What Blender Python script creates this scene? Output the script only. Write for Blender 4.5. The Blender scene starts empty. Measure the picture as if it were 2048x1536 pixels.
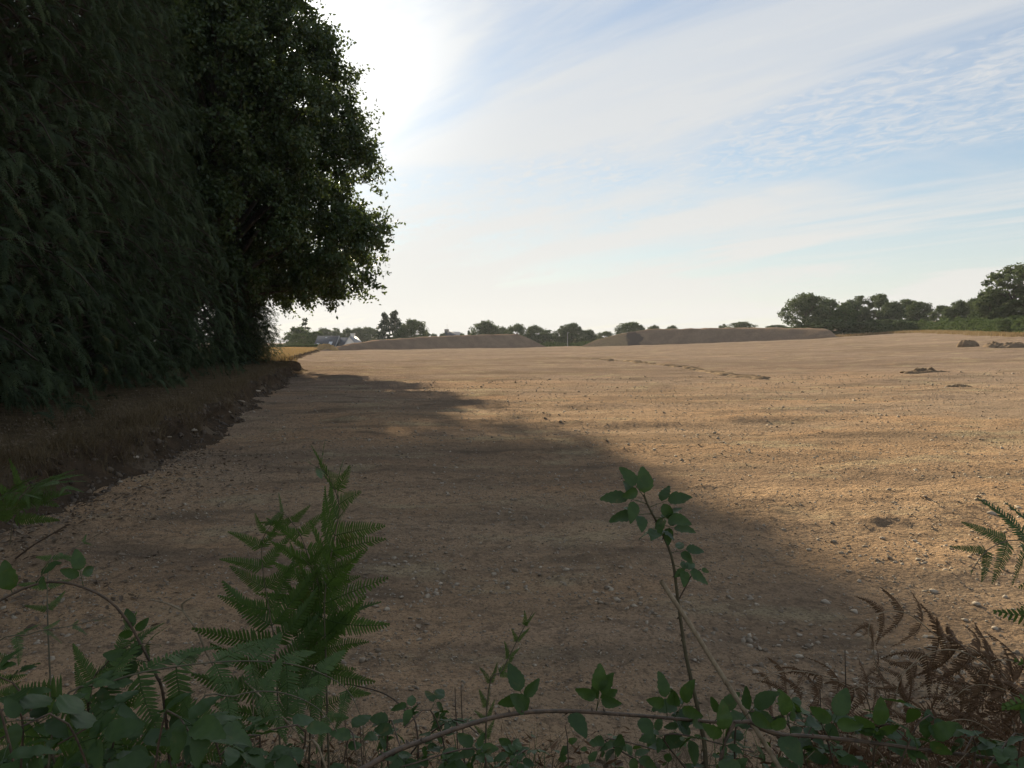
import bpy, math
import numpy as np
from mathutils import Vector, Matrix

# ------------------------------------------------------------------ camera, sky, sun, exposure
SC = bpy.context.scene
COL = SC.collection
EYE = Vector((0.0, 0.0, 1.9))
FPX = 1577.0                       # focal length in pixels of a 2048 wide frame
PITCH = math.atan(84.0 / FPX)      # the horizon lies a little above the middle
cam = bpy.data.cameras.new('camera'); camo = bpy.data.objects.new('camera', cam); COL.objects.link(camo)
cam.sensor_width = 36.0; cam.lens = 36.0 * FPX / 2048.0
cam.clip_start = 0.05; cam.clip_end = 6000.0
camo.location = EYE; camo.rotation_euler = (math.pi / 2 - PITCH, 0, 0)
SC.camera = camo

def ray(px, py):
    u, v = (px - 1024.0) / FPX, (768.0 - py) / FPX
    c, s = math.cos(PITCH), math.sin(PITCH)
    return Vector((u, c + v * s, -s + v * c))

def W(px, py, d):                  # the point at distance d ahead that stands in that direction
    r = ray(px, py)
    return EYE + r * (d / r.y)

SUN = ray(580, 92).normalized()
SUN_EL = math.asin(SUN.z); SUN_AZ = math.atan2(SUN.x, SUN.y)

def N(nt, typ, ins=None, **props):
    n = nt.nodes.new('ShaderNode' + typ)
    for k, v in props.items(): setattr(n, k, v)
    for k, v in (ins or {}).items():
        s = n.inputs[k]
        if isinstance(v, bpy.types.NodeSocket): nt.links.new(v, s)
        elif isinstance(v, bpy.types.Node): nt.links.new(v.outputs[0], s)
        else: s.default_value = v
    return n

def MA(nt, op, a, b=0.0, c=0.0): return N(nt, 'Math', {0: a, 1: b, 2: c}, operation=op).outputs[0]
def VM(nt, op, a, b=(0, 0, 0)): return N(nt, 'VectorMath', {0: a, 1: b}, operation=op)
def RAMP(nt, f, lo, hi, a=0.0, b=1.0):
    return N(nt, 'MapRange', {'Value': f, 'From Min': lo, 'From Max': hi, 'To Min': a, 'To Max': b}, interpolation_type='SMOOTHSTEP').outputs[0]
def MIXC(nt, f, a, b, mode='MIX'):
    m = nt.nodes.new('ShaderNodeMix'); m.data_type = 'RGBA'; m.blend_type = mode; m.clamp_factor = True
    for i, v in ((0, f), (6, a), (7, b)):
        if isinstance(v, bpy.types.NodeSocket): nt.links.new(v, m.inputs[i])
        else: m.inputs[i].default_value = (*v, 1.0) if isinstance(v, (tuple, list)) and len(v) == 3 else v
    return m.outputs[2]
def NOISE(nt, vec, scale, detail=4.0, rough=0.55, dist=0.0):
    return N(nt, 'TexNoise', {'Vector': vec, 'Scale': scale, 'Detail': detail, 'Roughness': rough, 'Distortion': dist}).outputs[0]

world = bpy.data.worlds.new('World'); SC.world = world; world.use_nodes = True
nt = world.node_tree; nt.nodes.clear()
sky = N(nt, 'TexSky', sky_type='NISHITA', sun_disc=False, sun_elevation=SUN_EL, sun_rotation=SUN_AZ,
        air_density=1.3, dust_density=0.15, ozone_density=4.0, altitude=60.0)
dirv = VM(nt, 'NORMALIZE', N(nt, 'TexCoord').outputs['Generated']).outputs[0]
sp = N(nt, 'SeparateXYZ', {0: dirv}); dx, dy, dz = sp.outputs
zc = MA(nt, 'ADD', MA(nt, 'MAXIMUM', dz, 0.0), 0.10)
cu, cv = MA(nt, 'DIVIDE', dx, zc), MA(nt, 'DIVIDE', dy, zc)
al = MA(nt, 'SUBTRACT', MA(nt, 'MULTIPLY', cu, .68), MA(nt, 'MULTIPLY', cv, .73))
ac = MA(nt, 'ADD', MA(nt, 'MULTIPLY', cu, .73), MA(nt, 'MULTIPLY', cv, .68))
def cvec(sa, sb, off): return N(nt, 'CombineXYZ', {0: MA(nt, 'MULTIPLY', al, sa), 1: MA(nt, 'MULTIPLY', ac, sb), 2: off}).outputs[0]
veil = RAMP(nt, NOISE(nt, cvec(.24, .80, 8.1), 1.0, 7, .55, 1.1), .44, .60)            # broad streaks of cirrus
wisps = RAMP(nt, NOISE(nt, cvec(.6, 3.4, 7.7), 1.0, 7, .6, 1.0), .45, .75)              # thin combed streaks
patch = RAMP(nt, NOISE(nt, cvec(.25, .6, 5.3), 1.0, 3, .5, .3), .50, .60)             # where the cloud breaks into ripples
rip = RAMP(nt, NOISE(nt, cvec(10.0, 17.0, 1.9), 1.0, 6, .66, 1.2), .34, .72)
dens = MA(nt, 'MAXIMUM', MA(nt, 'MULTIPLY', veil, .80), MA(nt, 'MULTIPLY', MA(nt, 'MULTIPLY', rip, patch), .85))
dens = MA(nt, 'ADD', dens, MA(nt, 'MULTIPLY', wisps, .32))
low = RAMP(nt, dz, .0, .20, .55, .0)
dens = MA(nt, 'MINIMUM', MA(nt, 'ADD', MA(nt, 'ADD', MA(nt, 'MULTIPLY', dens, .58), .34), MA(nt, 'MULTIPLY', low, .75)), 1.0)
cs = MA(nt, 'MAXIMUM', VM(nt, 'DOT_PRODUCT', dirv, tuple(SUN)).outputs['Value'], 0.0)
g1 = MA(nt, 'POWER', cs, 8.0); g2 = MA(nt, 'POWER', cs, 90.0); g3 = MA(nt, 'POWER', cs, 1500.0)
glow = MA(nt, 'ADD', MA(nt, 'ADD', MA(nt, 'MULTIPLY', g1, .05), MA(nt, 'MULTIPLY', g2, .55)), MA(nt, 'MULTIPLY', g3, 4.0))
ccol = MIXC(nt, RAMP(nt, dz, .0, .34), (.60, .585, .555), (.51, .525, .54))
ccol = N(nt, 'VectorMath', {0: ccol, 1: (0, 0, 0)}, operation='ADD').outputs[0]
gv = N(nt, 'VectorMath', {0: (1.0, .97, .90), 'Scale': glow}, operation='SCALE').outputs[0]
ccol = VM(nt, 'ADD', ccol, gv).outputs[0]
bsky = N(nt, 'Background', {'Color': VM(nt, 'MULTIPLY', sky.outputs[0], (.90, .97, 1.02)).outputs[0], 'Strength': 0.047})
bcl = N(nt, 'Background', {'Color': ccol, 'Strength': 0.57})
dens2 = MA(nt, 'MINIMUM', MA(nt, 'ADD', dens, MA(nt, 'MULTIPLY', g1, .22)), .97)
ms = N(nt, 'MixShader', {0: dens2, 1: bsky.outputs[0], 2: bcl.outputs[0]})
wo = N(nt, 'OutputWorld', {'Surface': ms.outputs[0]})

sl = bpy.data.lights.new('sun', 'SUN'); slo = bpy.data.objects.new('sun', sl); COL.objects.link(slo)
sl.energy = 5.0; sl.angle = math.radians(0.8); sl.color = (1.0, .84, .60)
slo.rotation_euler = SUN.to_track_quat('Z', 'Y').to_euler(); slo.location = SUN * 60

SC.view_settings.view_transform = 'Standard'; SC.view_settings.look = 'None'
SC.view_settings.exposure = 1.27; SC.view_settings.gamma = 1.0; SC.view_settings.use_curve_mapping = False
SC.render.engine = 'CYCLES'
SC.cycles.use_denoising = True
SC.cycles.max_bounces = 6; SC.cycles.transparent_max_bounces = 4; SC.cycles.volume_bounces = 0
SC.cycles.sample_clamp_indirect = 8.0

# ------------------------------------------------------------------ helpers
rng = np.random.default_rng(11)
TAU = 2 * math.pi

def _hash(ix, iy, seed):
    h = (ix.astype(np.int64) * 374761393 + iy.astype(np.int64) * 668265263 + seed * 2147483647) & 0xFFFFFFFF
    h = ((h ^ (h >> 13)) * 1274126177) & 0xFFFFFFFF
    return ((h ^ (h >> 16)) & 0xFFFF) / 65535.0
def vnoise(x, y, seed=0):
    x = np.asarray(x, float); y = np.asarray(y, float); x, y = np.broadcast_arrays(x, y)
    ix, iy = np.floor(x).astype(np.int64), np.floor(y).astype(np.int64)
    fx, fy = x - ix, y - iy
    fx = fx * fx * (3 - 2 * fx); fy = fy * fy * (3 - 2 * fy)
    a, b = _hash(ix, iy, seed), _hash(ix + 1, iy, seed)
    c, d = _hash(ix, iy + 1, seed), _hash(ix + 1, iy + 1, seed)
    return (a + (b - a) * fx + (c - a) * fy + (a - b - c + d) * fx * fy) * 2 - 1
def fbm(x, y, o=3, seed=0):
    t = 0; a = .5
    for k in range(o):
        t = t + a * vnoise(x * 2 ** k + 17.3 * k, y * 2 ** k - 9.1 * k, seed + k); a *= .5
    return t
def sstep(a, b, t):
    t = np.clip((np.asarray(t, float) - a) / (b - a), 0, 1); return t * t * (3 - 2 * t)

def np_mesh(name, V, faces, mats, tint=None, smooth=False, midx=None):
    """faces: list of int arrays (n, k), k constant in each"""
    me = bpy.data.meshes.new(name)
    V = np.ascontiguousarray(V, dtype=np.float32)
    faces = [np.asarray(f, dtype=np.int32) for f in faces if len(f)]
    me.vertices.add(len(V)); me.vertices.foreach_set('co', V.ravel())
    loops = np.concatenate([f.ravel() for f in faces])
    cnt = np.concatenate([np.full(len(f), f.shape[1], np.int32) for f in faces])
    st = np.concatenate([[0], np.cumsum(cnt)[:-1]]).astype(np.int32)
    me.loops.add(len(loops)); me.loops.foreach_set('vertex_index', loops)
    me.polygons.add(len(cnt)); me.polygons.foreach_set('loop_start', st); me.polygons.foreach_set('loop_total', cnt)
    if smooth: me.polygons.foreach_set('use_smooth', np.ones(len(cnt), bool))
    if midx is not None: me.polygons.foreach_set('material_index', np.asarray(midx, np.int32))
    for m in (mats if isinstance(mats, (list, tuple)) else [mats]): me.materials.append(m)
    if tint is not None:
        at = me.attributes.new('tint', 'FLOAT', 'POINT'); at.data.foreach_set('value', np.asarray(tint, np.float32).ravel())
    me.update(calc_edges=True); me.validate(verbose=False)
    return me

def link(name, me, parent=None, mat4=None, label=None, cat=None, group=None, kind=None):
    o = bpy.data.objects.new(name, me); COL.objects.link(o)
    if parent is not None: o.parent = parent
    if mat4 is not None: o.matrix_basis = mat4
    tag(o, label, cat, group, kind)
    return o
def tag(o, label=None, cat=None, group=None, kind=None):
    if label: o['label'] = label
    if cat: o['category'] = cat
    if group: o['group'] = group
    if kind: o['kind'] = kind
    return o
def thing(name, loc, label, cat, group=None, rz=0.0, s=1.0):
    o = link(name, None, None, None, label, cat, group); o.location = loc; o.rotation_euler.z = rz
    if not isinstance(s, (int, float)): o.scale = s
    else: o.scale = (s, s, s)
    o.empty_display_size = .2
    return o

def unit(v): return v / np.maximum(np.linalg.norm(v, axis=-1, keepdims=True), 1e-9)
def frames(X, Nrm):                # rotation matrices whose x axis is X and whose z axis leans to Nrm
    X = unit(X); Z = unit(Nrm - X * np.sum(X * Nrm, -1, keepdims=True)); Y = np.cross(Z, X)
    return np.stack([X, Y, Z], -1)
def rdir(n): return unit(rng.normal(size=(n, 3)))
def scatter(tv, tf, R, T, s):      # one mesh's arrays out of many placed copies of a small template
    n, m = len(T), len(tv)
    s = np.asarray(s, float)
    if s.ndim == 1: s = s[:, None]
    V = np.einsum('nij,nmj->nmi', R, tv[None] * s[:, None, :]) + T[:, None, :]
    F = tf[None] + (np.arange(n) * m)[:, None, None]
    return V.reshape(-1, 3), F.reshape(-1, tf.shape[1])

def tube(pts, rad, n=6, cap=True):
    P = np.array([tuple(p) for p in pts], float); k = len(P); rad = np.broadcast_to(np.asarray(rad, float), (k,))
    T = unit(np.gradient(P, axis=0)); up = np.array([0.31, .17, .93]); S = unit(np.cross(T, up)); U = np.cross(S, T)
    a = np.arange(n) * TAU / n
    V = P[:, None] + rad[:, None, None] * (np.cos(a)[None, :, None] * S[:, None] + np.sin(a)[None, :, None] * U[:, None])
    V = V.reshape(-1, 3); i = np.arange(k - 1)[:, None] * n; j = np.arange(n)[None]; j2 = (j + 1) % n
    F = np.stack([i + j, i + j2, i + n + j2, i + n + j], -1).reshape(-1, 4)
    return V, F
def curve(pts, k):                 # smooth line through the given points
    P = np.array([tuple(p) for p in pts], float); n = len(P)
    if n == 2: return P[0] + (P[1] - P[0]) * np.linspace(0, 1, k)[:, None]
    E = np.vstack([2 * P[0] - P[1], P, 2 * P[-1] - P[-2]])
    d = np.concatenate([[0], np.cumsum(np.linalg.norm(np.diff(P, axis=0), axis=1))]); t = np.linspace(0, d[-1], k)
    out = []
    for q in t:
        i = min(np.searchsorted(d, q, 'right') - 1, n - 2); f = (q - d[i]) / (d[i + 1] - d[i])
        a, b, c, e = E[i], E[i + 1], E[i + 2], E[i + 3]
        out.append(.5 * (2 * b + (c - a) * f + (2 * a - 5 * b + 4 * c - e) * f * f + (3 * b - a - 3 * c + e) * f ** 3))
    return np.array(out)
class MB:                          # collects pieces of one mesh
    def __init__(s): s.V = []; s.F = {}; s.n = 0; s.t = []
    def add(s, V, F, tint=.5):
        V = np.asarray(V, float); F = np.asarray(F)
        s.F.setdefault(F.shape[1], []).append(F + s.n); s.V.append(V); s.n += len(V)
        s.t.append(np.broadcast_to(np.asarray(tint, float), (len(V),)))
    def mesh(s, name, mat, smooth=False):
        return np_mesh(name, np.vstack(s.V), [np.vstack(f) for f in s.F.values()], mat, np.concatenate(s.t), smooth)
def boxVF(x0, x1, y0, y1, z0, z1):
    V = np.array([(x, y, z) for z in (z0, z1) for y in (y0, y1) for x in (x0, x1)], float)
    F = np.array([(0, 2, 3, 1), (4, 5, 7, 6), (0, 1, 5, 4), (2, 6, 7, 3), (0, 4, 6, 2), (1, 3, 7, 5)])
    return V, F

# ------------------------------------------------------------------ materials
def material(name):
    m = bpy.data.materials.new(name); m.use_nodes = True; t = m.node_tree; t.nodes.clear()
    return m, t
def out(t, sh): N(t, 'OutputMaterial', {'Surface': sh})
def POS(t): return N(t, 'NewGeometry').outputs['Position']
def TINT(t): return N(t, 'Attribute', attribute_name='tint').outputs['Fac']
def RND(t): return N(t, 'ObjectInfo').outputs['Random']

def leafmat(name, a, b, rough=.45, trans=.30, spec=.4, tcol=None, objvar=.25, spots=0.0):
    m, t = material(name)
    f = MA(t, 'ADD', MA(t, 'MULTIPLY', TINT(t), 1 - objvar), MA(t, 'MULTIPLY', RND(t), objvar))
    c = MIXC(t, f, a, b)
    if spots: c = MIXC(t, RAMP(t, NOISE(t, POS(t), spots, 4, .65, .5), .60, .72, 0, .65), c, (.16, .12, .035)); c = MIXC(t, RAMP(t, NOISE(t, POS(t), spots * 2.3, 3, .6), .35, .65, 0, .45), c, a)
    p = N(t, 'BsdfPrincipled', {'Base Color': c, 'Roughness': rough, 'Specular IOR Level': spec})
    tr = N(t, 'BsdfTranslucent', {'Color': MIXC(t, .5, c, tcol or b)})
    out(t, N(t, 'MixShader', {0: trans, 1: p.outputs[0], 2: tr.outputs[0]}).outputs[0])
    return m
def plain(name, a, b, scale=8.0, rough=.8, bump=.0, spec=.25):
    m, t = material(name)
    n = NOISE(t, N(t, 'TexCoord').outputs['Object'], scale, 5, .6)
    c = MIXC(t, RAMP(t, n, .3, .7), a, b)
    p = N(t, 'BsdfPrincipled', {'Base Color': c, 'Roughness': rough, 'Specular IOR Level': spec})
    if bump: t.links.new(N(t, 'Bump', {'Height': n, 'Strength': bump, 'Distance': .02}).outputs[0], p.inputs['Normal'])
    out(t, p.outputs[0]); return m
def tinted(name, a, b, rough=.85, spec=.25):
    m, t = material(name)
    c = MIXC(t, TINT(t), a, b)
    c = MIXC(t, RAMP(t, NOISE(t, POS(t), 30, 3), .3, .7), c, MIXC(t, .6, c, (.12, .10, .08)))
    out(t, N(t, 'BsdfPrincipled', {'Base Color': c, 'Roughness': rough, 'Specular IOR Level': spec}).outputs[0]); return m

def soil_material():
    m, t = material('bare_soil'); P = POS(t)
    def sc(x, y, z=1.0): return N(t, 'VectorMath', {0: P, 1: (x, y, z)}, operation='MULTIPLY').outputs[0]
    big = NOISE(t, sc(.10, .16), 1.0, 4, .55, .6)
    mid = NOISE(t, sc(.5, .8), 1.0, 5, .6, .4)
    streak = NOISE(t, sc(.07, .55), 1.0, 6, .65, .5)
    fine = NOISE(t, P, 9.0, 6, .7)
    grit = NOISE(t, P, 46.0, 4, .7)
    c = MIXC(t, RAMP(t, big, .35, .65), (0.450, 0.289, 0.161), (0.376, 0.274, 0.178))
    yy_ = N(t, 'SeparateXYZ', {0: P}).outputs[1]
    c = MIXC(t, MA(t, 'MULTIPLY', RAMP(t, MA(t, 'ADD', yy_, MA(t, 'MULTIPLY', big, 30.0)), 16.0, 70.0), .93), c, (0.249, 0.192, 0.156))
    c = MIXC(t, RAMP(t, NOISE(t, sc(.030, .10), 1.0, 6, .62, .6), .48, .62, 0, .6), c, (0.159, 0.117, 0.089))  # dark streaks painted in for the shade of low relief
    c = MIXC(t, RAMP(t, NOISE(t, sc(.05, .22, 2.0), 1.0, 6, .6, .6), .56, .66, 0, .45), c, (0.419, 0.309, 0.215))
    c = MIXC(t, RAMP(t, mid, .55, .75, 0, .40), c, (0.448, 0.255, 0.131))
    c = MIXC(t, RAMP(t, streak, .47, .66, 0, .75), c, (0.192, 0.144, 0.101))
    c = MIXC(t, RAMP(t, NOISE(t, sc(.35, .9), 1.3, 5, .6, .3), .54, .70, 0, .75), c, (0.126, 0.098, 0.072))
    c = MIXC(t, RAMP(t, NOISE(t, sc(.25, .5), 2.1, 5, .6), .53, .68, 0, .6), c, (0.394, 0.331, 0.207))
    c = MIXC(t, RAMP(t, fine, .47, .66, 0, .75), c, (0.159, 0.117, 0.083))
    c = MIXC(t, RAMP(t, grit, .34, .50, .8, 0), c, (0.143, 0.109, 0.074))
    c = MIXC(t, RAMP(t, grit, .60, .74, 0, .65), c, (0.536, 0.423, 0.295))
    ln = MA(t, 'SINE', MA(t, 'ADD', MA(t, 'MULTIPLY', N(t, 'VectorMath', {0: P, 1: (-.14, 1.0, 0)}, operation='DOT_PRODUCT').outputs['Value'], 1.5), MA(t, 'MULTIPLY', mid, 7.0)))
    c = MIXC(t, MA(t, 'MULTIPLY', RAMP(t, ln, .75, .98), RAMP(t, NOISE(t, sc(.06, .16), 1.7, 3), .45, .6, 0, .55)), c, (0.164, 0.125, 0.092))
    vor = N(t, 'TexVoronoi', {'Vector': P, 'Scale': 21.0}, feature='F1').outputs['Distance']
    h = MA(t, 'ADD', MA(t, 'MULTIPLY', grit, .5), MA(t, 'ADD', fine, MA(t, 'MULTIPLY', vor, -.5)))
    b = N(t, 'Bump', {'Height': h, 'Strength': 1.0, 'Distance': .05})
    out(t, N(t, 'BsdfPrincipled', {'Base Color': c, 'Roughness': .95, 'Specular IOR Level': 0.0, 'Normal': b.outputs[0]}).outputs[0])
    return m
def bank_material():
    m, t = material('grassy_bank_earth'); P = POS(t); top = TINT(t)
    n = NOISE(t, P, 3.0, 6, .65); f = NOISE(t, P, 22.0, 5, .7)
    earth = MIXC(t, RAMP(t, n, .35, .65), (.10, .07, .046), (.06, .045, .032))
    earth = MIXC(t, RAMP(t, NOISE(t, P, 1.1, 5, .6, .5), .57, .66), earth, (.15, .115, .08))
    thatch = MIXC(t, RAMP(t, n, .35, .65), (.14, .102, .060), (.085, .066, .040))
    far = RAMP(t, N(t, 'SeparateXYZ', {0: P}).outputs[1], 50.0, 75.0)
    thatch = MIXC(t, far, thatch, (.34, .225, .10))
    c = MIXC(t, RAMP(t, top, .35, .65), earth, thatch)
    c = MIXC(t, RAMP(t, f, .45, .7, 0, .6), c, (.075, .06, .042))
    b = N(t, 'Bump', {'Height': MA(t, 'ADD', f, n), 'Strength': 1.0, 'Distance': .05})
    out(t, N(t, 'BsdfPrincipled', {'Base Color': c, 'Roughness': .95, 'Specular IOR Level': 0.0, 'Normal': b.outputs[0]}).outputs[0])
    return m
def spoil_material(name, a, b, c3):
    m, t = material(name); P = POS(t)
    n = NOISE(t, P, .35, 6, .65); f = NOISE(t, P, 3.5, 5, .7)
    v = NOISE(t, N(t, 'VectorMath', {0: P, 1: (1.2, 1.2, .18)}, operation='MULTIPLY').outputs[0], 1.0, 5, .6)
    c = MIXC(t, RAMP(t, n, .35, .65), a, b)
    c = MIXC(t, RAMP(t, f, .45, .7, 0, .6), c, c3)
    c = MIXC(t, RAMP(t, v, .55, .75, 0, .4), c, c3)
    bp = N(t, 'Bump', {'Height': MA(t, 'ADD', f, v), 'Strength': .8, 'Distance': .12})
    out(t, N(t, 'BsdfPrincipled', {'Base Color': c, 'Roughness': .95, 'Specular IOR Level': 0.0, 'Normal': bp.outputs[0]}).outputs[0])
    return m

def spoil_end_material():
    m, t = material('spoil_heap_sunlit_sandy_end'); P = N(t, 'TexCoord').outputs['Object']
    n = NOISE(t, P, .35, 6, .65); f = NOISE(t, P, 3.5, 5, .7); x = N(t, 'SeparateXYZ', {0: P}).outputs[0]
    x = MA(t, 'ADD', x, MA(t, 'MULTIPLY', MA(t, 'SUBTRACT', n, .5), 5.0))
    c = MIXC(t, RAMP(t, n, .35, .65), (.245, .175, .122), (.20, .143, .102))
    c = MIXC(t, RAMP(t, x, -22.0, -12.5, 1, 0), c, (.30, .215, .125))  # sandy end made paler, the sun on its slope put into the colour
    trk = MA(t, 'MULTIPLY', RAMP(t, x, -18.6, -18.0), RAMP(t, x, -15.2, -14.6, 1, 0)); c = MIXC(t, trk, c, (.11, .085, .07))
    c = MIXC(t, RAMP(t, f, .45, .7, 0, .6), c, (.095, .076, .062))
    bp = N(t, 'Bump', {'Height': f, 'Strength': .8, 'Distance': .12})
    out(t, N(t, 'BsdfPrincipled', {'Base Color': c, 'Roughness': .95, 'Specular IOR Level': 0.0, 'Normal': bp.outputs[0]}).outputs[0])
    return m
M_SOIL = soil_material(); M_BANK = bank_material()
M_SPOIL = spoil_material('spoil_heap_earth', (.245, .175, .122), (.20, .143, .102), (.14, .10, .072))
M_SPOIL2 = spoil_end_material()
M_CLOD = spoil_material('loose_clod_earth', (.27, .20, .13), (.19, .14, .095), (.10, .075, .055))
M_PEB = tinted('pebble_stone', (.18, .135, .09), (.50, .42, .31))
M_STONE = plain('pale_stone', (.48, .41, .32), (.32, .265, .20), 14, .85, .4)
M_BARK = plain('tree_bark', (.075, .06, .045), (.035, .028, .022), 6, .95, .6)
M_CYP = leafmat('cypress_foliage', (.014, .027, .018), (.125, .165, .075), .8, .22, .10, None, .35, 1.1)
M_OAK = leafmat('oak_leaf', (.028, .052, .020), (.070, .105, .035), .45, .30, .4, (.13, .17, .03))
M_FAR = leafmat('distant_tree_leaf', (.035, .058, .032), (.100, .130, .055), .85, .25, .08)
M_FAR2 = leafmat('distant_pine_needle', (.022, .040, .025), (.055, .080, .042), .6, .2, .25)
M_HEDGE = leafmat('hedge_leaf', (.04, .068, .028), (.10, .14, .05), .85, .22, .08)
M_FERN = leafmat('bracken_frond', (.040, .082, .019), (.088, .145, .034), .5, .34, .35, (.16, .26, .03), .35, 9.0)
M_DEAD = leafmat('dead_bracken', (.075, .042, .022), (.17, .100, .052), .7, .18, .2)
M_BRAM = leafmat('bramble_leaf', (.020, .048, .014), (.072, .128, .030), .48, .28, .38, (.15, .25, .02), .45, 22.0)
M_CANE = plain('bramble_cane_bark', (.13, .085, .055), (.06, .045, .03), 40, .6, .2, .4)
M_CANEG = plain('green_cane_bark', (.14, .12, .07), (.09, .075, .045), 40, .55, .2, .4)
M_DRY = plain('dry_twig', (.34, .27, .18), (.20, .15, .095), 40, .75, .2)
M_GRASS = leafmat('dry_grass', (.065, .050, .028), (.175, .130, .070), .7, .25, .2)
M_STUB = leafmat('golden_stubble', (.12, .085, .042), (.32, .23, .11), .7, .25, .2)
M_GREENG = leafmat('green_grass', (.05, .085, .022), (.12, .16, .05), .5, .3, .3)
M_LITTER = leafmat('dead_leaf', (.075, .05, .032), (.34, .27, .19), .7, .12, .3)
M_SLATE = plain('roof_slate', (.070, .078, .100), (.045, .050, .066), 3, .5)
M_WHITE = plain('white_render', (.80, .79, .76), (.70, .69, .66), .6, .85)
M_GLASS = plain('roof_window_glass', (.55, .60, .66), (.45, .50, .56), 1, .15, 0, .6)
M_STONEW = plain('stone_wall', (.30, .27, .23), (.22, .20, .17), 1.5, .9)
M_METAL = plain('grey_metal', (.30, .31, .32), (.25, .26, .27), 5, .5)

# ------------------------------------------------------------------ ground
def base(x, y):                    # the lie of the land: rising gently ahead and to one side, dipping behind the heaps
    x = np.clip(np.asarray(x, float), -400, 130); y = np.clip(np.asarray(y, float), 0, 320)
    z = .0025 * y + .006 * np.clip(x, -60, 130) + .00042 * np.maximum(x, 0) ** 2
    return z - 3.0 * sstep(212, 262, y) * sstep(60, 10, x)
def relief(x, y):
    x = np.asarray(x, float); y = np.asarray(y, float)
    nearf = 1 - sstep(18, 45, y)
    z = .06 * fbm(x / 2.6, y / 2.0, 3, 1) + .16 * fbm(x / 7 + 3, y / 2.0, 3, 5) * sstep(10, 40, y) + .22 * np.maximum(fbm(x / 3.0 + 1, y / .9, 2, 8) - .1, 0) * sstep(8, 20, y)
    z = z + nearf * (.036 * fbm(x / .55, y / .45, 3, 20) + .034 * np.abs(fbm(x / .17, y / .17, 2, 30)))
    c = fbm(x / 1.3 + 4, y / .9, 2, 41)                                   # rough turned patches
    z = z + nearf * np.maximum(c - .10, 0) * .22 * np.abs(fbm(x / .22, y / .2, 2, 50))
    w = np.sin((y - .18 * x) * 2.6 + 1.5 * fbm(x / 5, y / 5, 2, 60))       # wheel and blade marks
    z = z + .02 * w * sstep(.1, .4, fbm(x / 8, y / 8, 2, 66) + .2)
    return z * sstep(400, 120, np.abs(x))
def H(x, y): return base(x, y) + relief(x, y)
def hz(x, y): return float(H(np.array([x]), np.array([y]))[0])
def G(px, py):                     # where that direction meets the land
    r = ray(px, py); d = 2.0
    while d < 400:
        p = EYE + r * (d / r.y)
        if p.z < float(base(p.x, p.y)): break
        d *= 1.004
    return p

def axis(lo, dlo, dhi, hi, step, ratio):
    mid = list(np.arange(dlo, dhi, step)); a = []; s = step; v = mid[-1]
    while v < hi: s *= ratio; v += s; a.append(v)
    b = []; s = step; v = dlo
    while v > lo: s *= ratio; v -= s; b.append(v)
    return np.array(b[::-1] + mid + a)
gx = axis(-2500, -5.6, 6.6, 2500, .064, 1.058); gy = axis(-400, 2.6, 11.0, 3000, .064, 1.023)
X, Y = np.meshgrid(gx, gy); Z = H(X, Y)
nx, ny = len(gx), len(gy)
i = np.arange(nx - 1)[None] + np.arange(ny - 1)[:, None] * nx
F = np.stack([i, i + 1, i + nx + 1, i + nx], -1).reshape(-1, 4)
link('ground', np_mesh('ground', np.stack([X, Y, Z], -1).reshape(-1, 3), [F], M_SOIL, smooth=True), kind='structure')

# the earth bank the trees stand on, and the verge the path of the picture starts from
path = curve([(16, 3.1, 0), (8, 3.15, 0), (4, 3.05, 0), (0, 3.0, 0), (-2.6, 3.1, 0), (-4.2, 3.7, 0), (-4.95, 5.2, 0), (-5.15, 8.1, 0), (-5.35, 10.3, 0),
              (-6.2, 15.8, 0), (-8.1, 24.5, 0), (-10.6, 36, 0), (-13.4, 49, 0), (-13.9, 52, 0), (-17.5, 60, 0), (-26, 98, 0), (-36, 146, 0), (-50, 200, 0), (-75, 300, 0)], 900)
# resample: fine near, coarse far
cum = np.concatenate([[0], np.cumsum(np.linalg.norm(np.diff(path, axis=0), axis=1))])
ss = [0.0]
while ss[-1] < cum[-1]:
    yy = np.interp(ss[-1], cum, path[:, 1]); ss.append(ss[-1] + .055 * max(1.0, yy / 10.0))
ss = np.array(ss[:-1]); PX = np.interp(ss, cum, path[:, 0]); PY = np.interp(ss, cum, path[:, 1])
TX, TY = np.gradient(PX, ss), np.gradient(PY, ss); tl = np.hypot(TX, TY)
ker = np.ones(25) / 25
def smo(a): return np.convolve(np.pad(a, 12, 'edge'), ker, 'valid')
TX, TY = smo(TX / tl), smo(TY / tl); tl = np.hypot(TX, TY); TX /= tl; TY /= tl
NX, NY = -TY, TX                                                             # into the bank
prof = [(-.55, -.12), (-.30, .02), (-.16, .07), (-.04, .16), (.05, .28), (.10, .42), (.12, .55), (.15, .68), (.22, .80), (.34, .90), (.50, .96), (.72, 1.0), (.95, 1.0),
        (1.25, .99), (1.6, 1.0), (2.0, 1.0), (2.6, 1.02), (3.3, 1.03), (4.2, 1.05), (5.5, 1.05), (7.5, 1.05), (10, 1.0), (14, .95), (20, .8), (28, .3), (36, -.5)]
wig = .34 * fbm(ss / 1.9, 0 * ss, 3, 70) + .20 * fbm(ss / .45, 0 * ss + 3, 3, 74)
wig = wig * np.where(PY < 3.6, .7, 1.0)
hgt = np.interp(PY, [3.0, 3.6, 5, 8, 40, 60, 120], [.40, .42, .50, .58, .62, .62, .5]) * (1 + .18 * fbm(ss / 2.5, 0 * ss + 8, 2, 77))
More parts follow.
